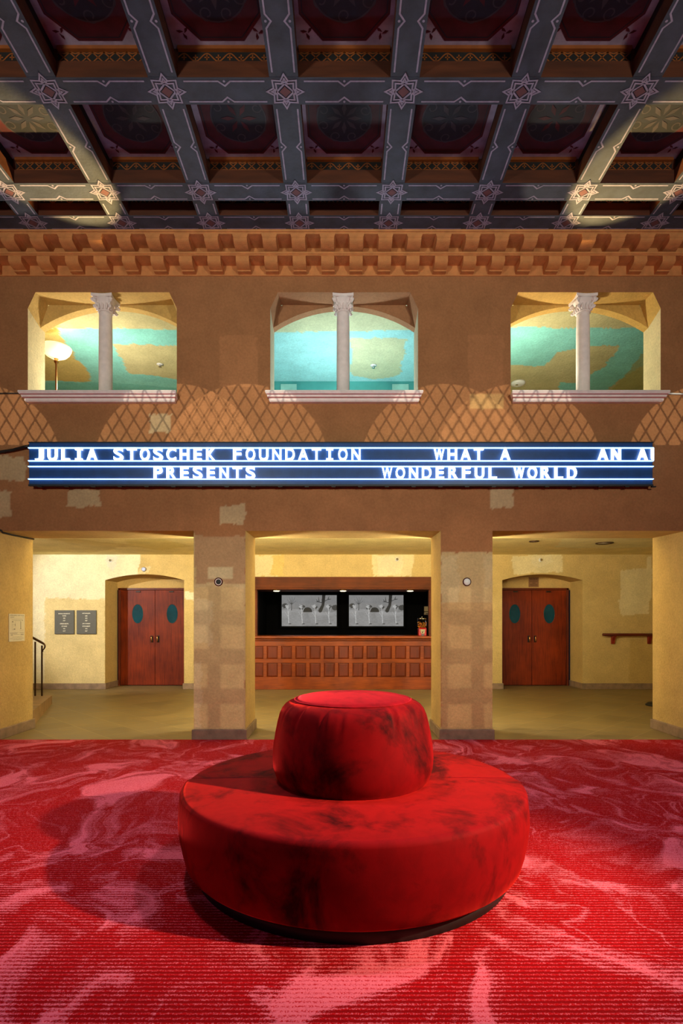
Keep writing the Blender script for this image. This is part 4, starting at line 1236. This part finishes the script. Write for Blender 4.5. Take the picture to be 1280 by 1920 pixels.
# ------------------------------------------------------------------ round sofa
OX, OY = 0.057, 3.29
sofa = thing('round_sofa', (OX, OY, 0.008), 'large round red velvet sofa with a raised centre backrest, on the red carpet', 'sofa')
mb = MB(); mb.lathe([(0.875, 0.0), (0.885, 0.004), (0.885, 0.075), (0.86, 0.08)], (OX, OY, 0.008), 96); mb.build('plinth', M['black'], sofa)
R0, R1, ZT = 0.36, 0.985, 0.475
def seat(sgn, top):
    prof = [(R0, 0.10), (0.90, 0.078), (0.930, 0.085), (0.945, 0.10), (0.962, 0.16), (0.978, 0.24), (0.985, 0.31), (0.983, 0.37), (0.979, 0.415)]
    for t in np.linspace(0, 1, 7)[1:]:
        a_ = t * PI / 2
        prof.append((0.976 - 0.036 + 0.036 * math.cos(a_), top - 0.036 + 0.036 * math.sin(a_)))
    for r_ in np.linspace(0.88, R0, 9): prof.append((r_, top + 0.004 * math.sin((r_ - R0) / (0.92 - R0) * PI)))
    gap = 0.005
    vs = []; fs = []
    # angles packed near the two ends
    e = [0.0, 0.004, 0.012, 0.022, 0.035, 0.05, 0.07]
    mid = np.linspace(0.10, PI - 0.10, 60)
    th = [x for x in e] + list(mid) + [PI - x for x in e[::-1]]
    for a_ in th:
        d = min(a_, PI - a_) * 0.9
        q = 0.04
        drop = 0.0 if d >= q else q - math.sqrt(q * q - (q - d) ** 2)
        for r_, z in prof:
            zz = min(z, top + 0.004 - drop) if z > 0.2 else z
            rr = r_ if r_ < 0.9 else r_ - drop * 0.7
            x = rr * math.cos(a_); y = rr * math.sin(a_)
            vs.append((OX + x, OY + sgn * (y + gap), 0.008 + zz))
    n = len(prof)
    for i in range(len(th) - 1):
        for j in range(n - 1):
            fs.append((i * n + j, (i + 1) * n + j, (i + 1) * n + j + 1, i * n + j + 1))
    fs.append(tuple(range(n))); fs.append(tuple((len(th) - 1) * n + j for j in range(n))[::-1])
    mb = MB(); mb.add(vs, fs, 0, True)
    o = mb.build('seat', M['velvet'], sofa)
    return o
seat(-1, ZT); seat(1, ZT - 0.012)
# seam welt between seat top and side
# centre drum: tapered, with tucks gathered under the round top
def drum():
    prof = [(0.425, 0.40), (0.430, 0.478), (0.447, 0.50), (0.463, 0.55), (0.468, 0.61), (0.463, 0.68), (0.452, 0.75), (0.440, 0.81), (0.428, 0.855), (0.414, 0.888), (0.396, 0.910), (0.374, 0.925), (0.352, 0.933), (0.338, 0.934)]
    n = 192; vs = []; fs = []
    tucks = [(-1.95, 0.9), (-1.72, 0.5), (-1.42, 0.25), (-1.02, 1.2), (-0.68, 1.3), (-2.35, 0.9), (-2.7, 0.5), (-0.3, 0.6), (0.2, 0.8), (0.7, 0.8), (1.3, 0.8), (1.9, 0.8), (2.5, 0.7)]
    for r_, z in prof:
        for k in range(n):
            a_ = 2 * PI * k / n
            rr = r_
            if z > 0.76:
                fz = math.exp(-((z - 0.89) / 0.055) ** 2)
                for ta, am in tucks:
                    sk = ta + (z - 0.9) * 0.5
                    d = (a_ - sk + PI) % (2 * PI) - PI
                    rr -= 0.016 * am * fz * math.exp(-(d / 0.022) ** 2)
                    rr += 0.006 * am * fz * math.exp(-((d - 0.06) / 0.04) ** 2)
            vs.append((OX + rr * math.cos(a_), OY + rr * math.sin(a_), 0.008 + z))
    m = len(prof)
    for i in range(m - 1):
        for k in range(n):
            fs.append((i * n + k, i * n + (k + 1) % n, (i + 1) * n + (k + 1) % n, (i + 1) * n + k))
    fs.append(tuple(range(n))[::-1])
    mb = MB(); mb.add(vs, fs, 0, True)
    return mb.build('backrest', M['velvet'], sofa)
dr = drum()
mb = MB(); mb.lathe([(0.341, 0.925), (0.338, 0.936), (0.330, 0.944), (0.30, 0.952), (0.2, 0.962), (0.08, 0.967), (0.0, 0.968)], (OX, OY, 0.008), 96, cap=False); mb.build('top_cushion', M['velvet_lit_top'], dr)
mb = MB(); pts = [(OX + 0.340 * math.cos(a_), OY + 0.340 * math.sin(a_), 0.008 + 0.936) for a_ in np.linspace(0, 2 * PI, 97)]
mb.tube(pts, 0.006, 8); mb.build('piping', M['velvet_lit_top'], dr)

# ------------------------------------------------------------------ wall fittings
def disc_plate(name, qx, qy, d, r, label, cat, layers, yoff=0.0, group=None):
    p = px(qx, qy, d)
    root = thing(name, (p[0], d, p[2]), label, cat, group)
    for nm, prof, m in layers:
        mb = MB(); mb.lathe([(r * a_, b_) for a_, b_ in prof], p, 32, axis='y'); mb.build(nm, M[m], root)
    return root
disc_plate('junction_box', 409.5, 1091, D0, 0.048, 'open round junction box with a black hollow on the left pillar', 'junction box', [
    ('wall_hole', [(1.08, 0.0), (1.08, -0.002), (0.0, -0.002)], 'maroon'), ('box_ring', [(0.80, -0.002), (0.80, -0.010), (0.66, -0.010), (0.66, -0.004)], 'white_plaster'), ('box_hollow', [(0.66, -0.003), (0.6, -0.005), (0, -0.005)], 'black')])
disc_plate('junction_box', 875, 1091, D0, 0.048, 'round junction box closed by a white plate on the right pillar', 'junction box', [
    ('wall_hole', [(1.06, 0.0), (1.06, -0.002), (0.0, -0.002)], 'maroon'), ('cover_plate', [(0.82, -0.002), (0.82, -0.012), (0.74, -0.016), (0.0, -0.016)], 'white_plastic')])
disc_plate('junction_box', 270, 1067.5, DL, 0.045, 'small round pale blue wall cover above the arch of the left door', 'junction box', [
    ('wall_hole', [(1.05, 0.0), (1.05, -0.002), (0.0, -0.002)], 'maroon'), ('cover_plate', [(0.92, -0.002), (0.92, -0.03), (0.7, -0.04), (0.0, -0.042)], 'blue_cover')])
def sprinkler(qx, qy, label, wall=True, z=None, scale=1.0):
    p = px(qx, qy, DL)
    if not wall:
        c = cpx(qx, qy); p = (c[0], c[1], ZC)
    root = thing('sprinkler_head', p, label, 'sprinkler', 'fire sprinklers')
    mb = MB(); ax = 'y' if wall else 'z'
    mb.lathe([(0.04 * scale, 0.0), (0.04 * scale, -0.004), (0.015, -0.008), (0.0, -0.008)], p, 20, axis=ax); mb.build('escutcheon', M['white_plastic'], root)
    mb = MB(); mb.lathe([(0.012, -0.006), (0.012, -0.035), (0.024, -0.04), (0.024, -0.043), (0, -0.043)], p, 14, axis=ax); mb.build('deflector', M['chrome'], root)
sprinkler(208, 1051, 'chrome sprinkler on the lobby wall, above and left of the left door')
sprinkler(744, 1049, 'sprinkler on the pale paint patch above the bar header')
sprinkler(1013, 1050, 'sprinkler on the pale patch above the arch of the right door')
sprinkler(300, 683, 'sprinkler on the painted ceiling seen through the left upper window', False, scale=1.3)
sprinkler(700, 685, 'sprinkler on the painted ceiling seen through the middle upper window', False, scale=1.3)
c = cpx(971, 717)
sd = thing('smoke_detector', (c[0], c[1], ZC), 'white round smoke detector on the ceiling seen through the right upper window', 'smoke detector')
mb = MB(); mb.lathe([(0.115, 0.0), (0.115, -0.02), (0.10, -0.04), (0.05, -0.05), (0, -0.05)], (c[0], c[1], ZC), 32); mb.build('detector_case', M['white_plastic'], sd)
mb = MB(); mb.lathe([(0.022, -0.045), (0.02, -0.058), (0, -0.058)], (c[0] - 0.03, c[1] - 0.03, ZC), 14); mb.build('sensor', M['chrome'], sd)
for (qx, qy, r_, lab) in ((1133, 1018, 0.15, 'large round recessed lamp in the lobby ceiling near the right pier'), (1001, 1014.5, 0.085, 'small round recessed lamp in the lobby ceiling left of the larger one')):
    c = lcp(qx, qy)
    rl = thing('recessed_lamp', (c[0], c[1], ZL), lab, 'lamp')
    mb = MB(); mb.lathe([(r_, 0.0), (r_, -0.012), (r_ * 0.86, -0.014), (r_ * 0.84, -0.002)], (c[0], c[1], ZL), 32, cap=False); mb.build('lamp_ring', M['bronze'], rl)
    mb = MB(); mb.lathe([(r_ * 0.84, -0.004), (0.0, -0.006)], (c[0], c[1], ZL), 32); mb.build('lamp_glass', M['white_plastic'], rl)

# two slate plaques with white lettering
def plaque(x0, x1, y0, y1, lines, label):
    d = DL - 0.035
    a, b = px(x0, y1, d), px(x1, y0, d)
    root = thing('plaque', (0.5 * (a[0] + b[0]), d, a[2]), label, 'plaque', 'plaques beside the left door')
    mb = MB(); mb.bbox(a[0], b[0], d, DL - 0.001, a[2], b[2], 0.003); mb.build('plaque_board', M['plaque'], root)
    H = b[2] - a[2]; cx_ = 0.5 * (a[0] + b[0]); W = b[0] - a[0]
    for txt, fz, ww in lines:
        mb = MB()
        add_text(mb, txt, cx_, b[2] - fz * H - 0.011, 0.024 if ww > 0.35 else 0.021, lambda u, v, w: (u, d - 0.001, v), width=W * ww, offset=0.02)
        mb.build('lettering', M['white_ink'], root)
plaque(102.3, 138.5, 1144.2, 1188.7, [('MARINA ABRAMOVI\u0106', 0.14, 0.60), ('THE HERO', 0.235, 0.20), ('2001', 0.335, 0.11), ("14'21\"", 0.435, 0.13), ('GORDON MATTA', 0.57, 0.45), ('CITY SLIVERS', 0.675, 0.28), ('1976', 0.775, 0.10), ("15'15\"", 0.875, 0.13)],
       'dark slate plaque with white lettering on the lobby wall, beside the railing')
plaque(143.5, 180, 1144.2, 1188.7, [('ARTHUR JAFA', 0.14, 0.42), ('APEX', 0.24, 0.12), ('2013', 0.335, 0.11), ("8'22\"", 0.435, 0.12), ('JON RAFMAN', 0.57, 0.40), ('OH THE HUMANITY', 0.675, 0.40), ('2015', 0.775, 0.11), ("8'46\"", 0.875, 0.12)],
       'dark slate plaque with white lettering on the lobby wall, nearer the left door')

# occupancy sign over the right door
a, b = px(990.5, 1100.8, DD), px(1009.3, 1082.2, DD)
oc = thing('occupancy_sign', (0.5 * (a[0] + b[0]), DD, a[2]), 'small brown occupancy sign with dark lettering above the right door', 'sign')
mb = MB(); mb.bbox(a[0], b[0], DD - 0.012, DD - 0.001, a[2], b[2], 0.002); mb.build('sign_plate', M['plate'], oc)
mb = MB(); H = b[2] - a[2]; W = b[0] - a[0]; cx_ = 0.5 * (a[0] + b[0])
for txt, fz, ww in (('MAXIMUM', 0.20, 0.74), ('OCCUPANCY', 0.40, 0.82), ('1004', 0.60, 0.36), ('PERSONS', 0.79, 0.72)):
    add_text(mb, txt, cx_, b[2] - fz * H - 0.012, 0.024, lambda u, v, w: (u, DD - 0.0135, v), width=W * ww, offset=0.02)
mb.build('lettering', simple('dark_brown_ink', (70, 34, 14), 0.7), oc)

# emergency exit plan on the left pier (its inner side)
XPI = -4.065
def side(q): return XPI * F / (q - CX)
y0_, y1_ = side(16.0), side(45.5)
zt, zb = EYE + (CY - 1151) / F * 6.95, EYE + (CY - 1202.5) / F * 6.95
ep = thing('exit_plan', (XPI, y0_, zb), 'white emergency exit plan sheet on the inner side of the left pier', 'sign')
mb = MB(); mb.box(XPI, XPI + 0.006, y0_, y1_, zb, zt); mb.build('sheet', M['paper'], ep)
mb = MB(); Wd = y1_ - y0_; Hh = zt - zb
fnp = lambda u, v, w: (XPI + 0.007, y0_ + u * Wd, zb + v * Hh)
def pbox(u0, u1, v0, v1): mb.add([fnp(u0, v0, 0), fnp(u1, v0, 0), fnp(u1, v1, 0), fnp(u0, v1, 0)], [(0, 1, 2, 3)])
add_text(mb, 'EMERGENCY EXIT PLAN', 0.5, 0.925, 0.042, fnp, width=0.88)
for (u0, u1, v) in ((0.06, 0.32, 0.885), (0.06, 0.30, 0.865), (0.82, 0.94, 0.885), (0.06, 0.55, 0.30), (0.06, 0.50, 0.285), (0.68, 0.92, 0.30), (0.10, 0.24, 0.25), (0.10, 0.24, 0.235), (0.10, 0.24, 0.22), (0.28, 0.68, 0.25), (0.72, 0.92, 0.255), (0.72, 0.92, 0.24), (0.72, 0.92, 0.225)):
    pbox(u0, u1, v, v + 0.006)
pbox(0.04, 0.96, 0.325, 0.328); pbox(0.04, 0.96, 0.83, 0.833)
pbox(0.18, 0.86, 0.775, 0.782); pbox(0.84, 0.86, 0.745, 0.78)
pbox(0.18, 0.26, 0.70, 0.725); pbox(0.18, 0.185, 0.42, 0.72); pbox(0.36, 0.385, 0.56, 0.64); pbox(0.365, 0.37, 0.42, 0.74); pbox(0.28, 0.38, 0.44, 0.46); pbox(0.18, 0.37, 0.42, 0.425)
pbox(0.72, 0.745, 0.45, 0.73); pbox(0.70, 0.76, 0.45, 0.47); pbox(0.66, 0.92, 0.40, 0.405); pbox(0.37, 0.72, 0.735, 0.738); pbox(0.19, 0.36, 0.60, 0.603); pbox(0.25, 0.254, 0.5, 0.7)
add_text(mb, 'KNOW YOUR NEAREST EXIT', 0.5, 0.150, 0.018, fnp, width=0.60)
add_text(mb, 'IN CASE OF FIRE USE STAIRWAY FOR EXIT', 0.5, 0.095, 0.022, fnp, width=0.88)
add_text(mb, 'DO NOT USE ELEVATORS', 0.5, 0.045, 0.022, fnp, width=0.55)
mb.build('plan_print', M['ink'], ep)

# railing on the landing
hr = thing('stair_railing', (-5.2, 9.4, 0.14), 'dark metal stair railing with two posts and curled end, on the left landing', 'railing')
dR = 9.42
for qx in (66.0, 78.6):
    p = px(qx, 1304, dR); t = px(qx, 1199 + (qx - 62) * 0.55 + 2, dR)
    mb = MB(); mb.bbox(p[0] - 0.011, p[0] + 0.011, dR - 0.011, dR + 0.011, 0.143, t[2], 0.003); mb.build('post', M['bronze'], hr)
pts = [px(q, y, dR) for q, y in ((20, 1174), (62, 1196.0), (70, 1200.4), (78, 1204.8), (82, 1207.2), (84.3, 1210), (84.2, 1213.5), (82.2, 1217), (80.2, 1219.5), (79.9, 1221.3), (81.3, 1221.8))]
mb = MB(); mb.tube(pts, [0.020, 0.020, 0.020, 0.020, 0.017, 0.013, 0.012, 0.011, 0.010, 0.008, 0.007], 10); mb.build('rail', M['bronze'], hr)

# wooden handrail on the right lobby wall
a = px(1129, 1190, DL - 0.10)
wr_ = thing('handrail', (a[0], DL, a[2] - 0.06), 'dark red wooden handrail on brackets on the right lobby wall', 'handrail')
mb = MB(); mb.tube([(a[0], DL - 0.10, a[2]), (a[0] + 0.01, DL - 0.10, a[2]), (7.19, DL - 0.10, a[2])], [0.018, 0.028, 0.028], 14); mb.build('rail', M['darkwood'], wr_)
for qx in (1147.5, 1215.5, 1283):
    x = px(qx, 1190, DL)[0]; mb = MB(); z = a[2]
    mb.prism([(DL - 0.001, z - 0.19), (DL - 0.035, z - 0.19), (DL - 0.05, z - 0.13), (DL - 0.075, z - 0.065), (DL - 0.125, z - 0.03), (DL - 0.125, z - 0.02), (DL - 0.001, z - 0.02)], lambda u, v, w: (w, u, v), x - 0.03, x + 0.03)
    mb.build('bracket', simple('red_bracket', (128, 34, 22), 0.5), wr_)

# foot of a post stand behind the right pier
p = px(1238, 1323, 9.3)
ps = thing('post_stand', (p[0], 9.3, 0), 'black disc foot of a stand on the lobby floor, half hidden by the right pier', 'stand')
mb = MB(); mb.lathe([(0.225, 0.0), (0.225, 0.015), (0.19, 0.045), (0.06, 0.065), (0.03, 0.08)], (p[0], 9.3, 0), 40); mb.build('foot', M['black'], ps)
mb = MB(); mb.lathe([(0.024, 0.075), (0.024, 0.95), (0.03, 0.955), (0.03, 0.99), (0.0, 1.0)], (p[0], 9.3, 0), 16); mb.build('post', M['black'], ps)

# standing lamp in the left balcony room
LX, LY = (105.5 - CX) / F * 7.5, 7.5
tl = thing('floor_lamp', (LX, LY, 3.15), 'lit floor lamp with white glass bowl and brass pole inside the left upper window', 'floor lamp')
mb = MB(); mb.lathe([(0.13, 0.0), (0.13, 0.015), (0.10, 0.03), (0.02, 0.04)], (LX, LY, 3.15), 32); mb.build('lamp_base', M['brass'], tl)
mb = MB(); mb.lathe([(0.013, 0.03), (0.013, 1.70), (0.026, 1.715), (0.030, 1.74), (0.020, 1.75), (0.036, 1.775)], (LX, LY, 3.15), 16); mb.build('pole', M['brass'], tl)
mb = MB(); mb.lathe([(0.03, 1.765), (0.08, 1.78), (0.13, 1.808), (0.168, 1.85), (0.188, 1.895), (0.192, 1.915), (0.182, 1.915), (0.16, 1.86), (0.07, 1.79), (0.03, 1.777)], (LX, LY, 3.15), 40, cap=False); mb.build('glass_bowl', M['shade'], tl)
point('floor_lamp_bulb', (LX, LY, 3.15 + 1.88), 5, (1.0, 0.86, 0.52), 0.03)

# cables
def cable(pts, r, label, name='cable', m='cable'):
    mb = MB(); mb.tube(pts, r, 8); o = mb.build(name, M[m]); tag(o, label, 'cable'); return o
cable([(-HX + 0.02, D0 - 0.03, 3.32), px(-60, 850, D0 - 0.03), px(0, 847.5, D0 - 0.03), px(24, 844, D0 - 0.03), px(44, 838.5, D0 - 0.04), px(55, 836, 6.55)], 0.018, 'thick black cable running along the wall into the left end of the marquee sign')
cable([(-HX + 0.02, D0 - 0.012, 2.60), px(-30, 985, D0 - 0.012), px(2, 995, D0 - 0.01), px(5, 998.5, D0 - 0.012), px(28, 1004, 6.86), px(50, 1008.5, 7.15), px(63, 1011, 7.32)], 0.011, 'black cable along the underside of the left opening')
cable([(-HX + 0.02, D0 - 0.012, 4.09), px(0, 737.5, D0 - 0.012), px(50, 737.2, D0 - 0.012), px(57, 739, D0 + 0.05)], 0.007, 'thin dark wire on the wall left of the left upper window')
cable([(HX - 0.02, D0 - 0.012, 4.085), px(1281, 738.8, D0 - 0.012), px(1244, 737.6, D0 - 0.012), px(1234, 736.5, D0 + 0.04)], 0.010, 'pale conduit leaving the right upper window along the wall', 'conduit', 'white_plastic')

# ------------------------------------------------------------------ added unseen lamps and grilles behind the camera, shaping light patterns
rig = thing('light_pattern_rig', (0, -2.0, 4.5), 'added unseen black bar with patterned spotlights behind the viewer', 'lighting bar')
mb = MB(); mb.tube([(-4.2, -2.05, 4.75), (4.2, -2.05, 4.75)], 0.025, 12)
for x in (-3.5, 3.5): mb.tube([(x, -2.05, 4.75), (x, -2.05, 6.06)], 0.015, 8)
mb.build('bar', M['black'], rig)
def patterned(name, loc, target, power, color, angle, kind, gd, blend=0.03):
    loc = Vector(loc); target = Vector(target); d = (target - loc).normalized()
    up = Vector((0, 0, 1)); s = d.cross(up).normalized(); u = s.cross(d)
    dist = (target - loc).length; k = gd / dist                 # grille scale
    mb = MB()
    def P(a, b, c): return tuple(loc + s * a + u * b + d * c)
    def bar(a0, b0, a1, b1, wd):
        A = Vector((a0, b0)); B = Vector((a1, b1)); t = (B - A).normalized(); nn = Vector((-t.y, t.x)) * wd / 2
        q = [A + nn, B + nn, B - nn, A - nn]
        mb.prism([(p.x, p.y) for p in q], P, gd, gd + 0.001)
    def mask(a0, a1, b0, b1): mb.prism([(a0, b0), (a1, b0), (a1, b1), (a0, b1)], P, gd + 0.001, gd + 0.0025)
    if kind == 'lattice':
        R = 1.1; sx, sz, wd = 0.172 * k, 0.285 * k, 0.022 * k
        n = int(R * k / sx) + 9
        for i in range(-n, n + 1):
            for sg in (1, -1):
                hh = 1.15 * k
                bar(i * sx - sg * hh * sx / sz, -hh, i * sx + sg * hh * sx / sz, hh, wd)
        mask(-1.6 * k, 1.6 * k, -1.7 * k, 0.262 * k)           # added plate cutting off the lower half of the beam
    else:
        wx, wz, px_, pz_ = kind
        # added mask cut like a window grid: solid bars between square openings
        nx_, nz_ = 3, 4
        X0 = -(nx_ * px_) / 2 * k; Z0 = -(nz_ * pz_) / 2 * k
        for i in range(nx_ + 1):
            xc = X0 + i * px_ * k; w_ = (px_ - wx) * k
            mask(xc - w_ / 2 - (0.9 * k if i == 0 else 0), xc + w_ / 2 + (0.9 * k if i == nx_ else 0), -1.5 * k, 1.5 * k)
        for j in range(nz_ + 1):
            zc_ = Z0 + j * pz_ * k; h_ = (pz_ - wz) * k
            mask(-1.5 * k, 1.5 * k, zc_ - h_ / 2 - (0.6 * k if j == 0 else 0), zc_ + h_ / 2 + (0.6 * k if j == nz_ else 0))
    mb.build('grille', M['black'], rig)
    bd = MB()
    pr = [(0.02, -0.22), (0.075, -0.20), (0.085, -0.05), (0.095, 0.02)]
    n = 20; vs = []; fs = []
    for r_, h_ in pr:
        for q in range(n): vs.append(P(r_ * math.cos(2 * PI * q / n), r_ * math.sin(2 * PI * q / n), h_ - 0.03))
    for i in range(len(pr) - 1):
        for q in range(n): fs.append((i * n + q, i * n + (q + 1) % n, (i + 1) * n + (q + 1) % n, (i + 1) * n + q))
    bd.add(vs, fs); bd.build('lamp_housing', M['black'], rig)
    spot(name, loc, target, power, color, angle, blend, 0.0012 if kind == 'lattice' else 0.003)
LAT = [-685, -311, -183, 189, 327, 689]
for q in LAT:
    x = q / F * D0
    dist = math.dist((x, -2.0, 4.5), (x, D0, 3.22))
    patterned('lattice_spot', (x, -2.0, 4.5), (x, D0, 3.22), 1350, (1.0, 0.90, 0.66), 2 * math.degrees(math.atan(1.0 / dist)), 'lattice', 1.2)
for qx, xs in ((861, 0.3), (435, -0.3)):  # added spots throwing a window-pane pattern of light on the pillars
    x = (qx - CX) / F * D0
    patterned('window_spot', (x + xs, -2.0, 2.7), (x, D0, 0.983), 520, (1.0, 0.84, 0.60), 16, (0.275, 0.275, 0.425, 0.455), 1.2, 0.15)
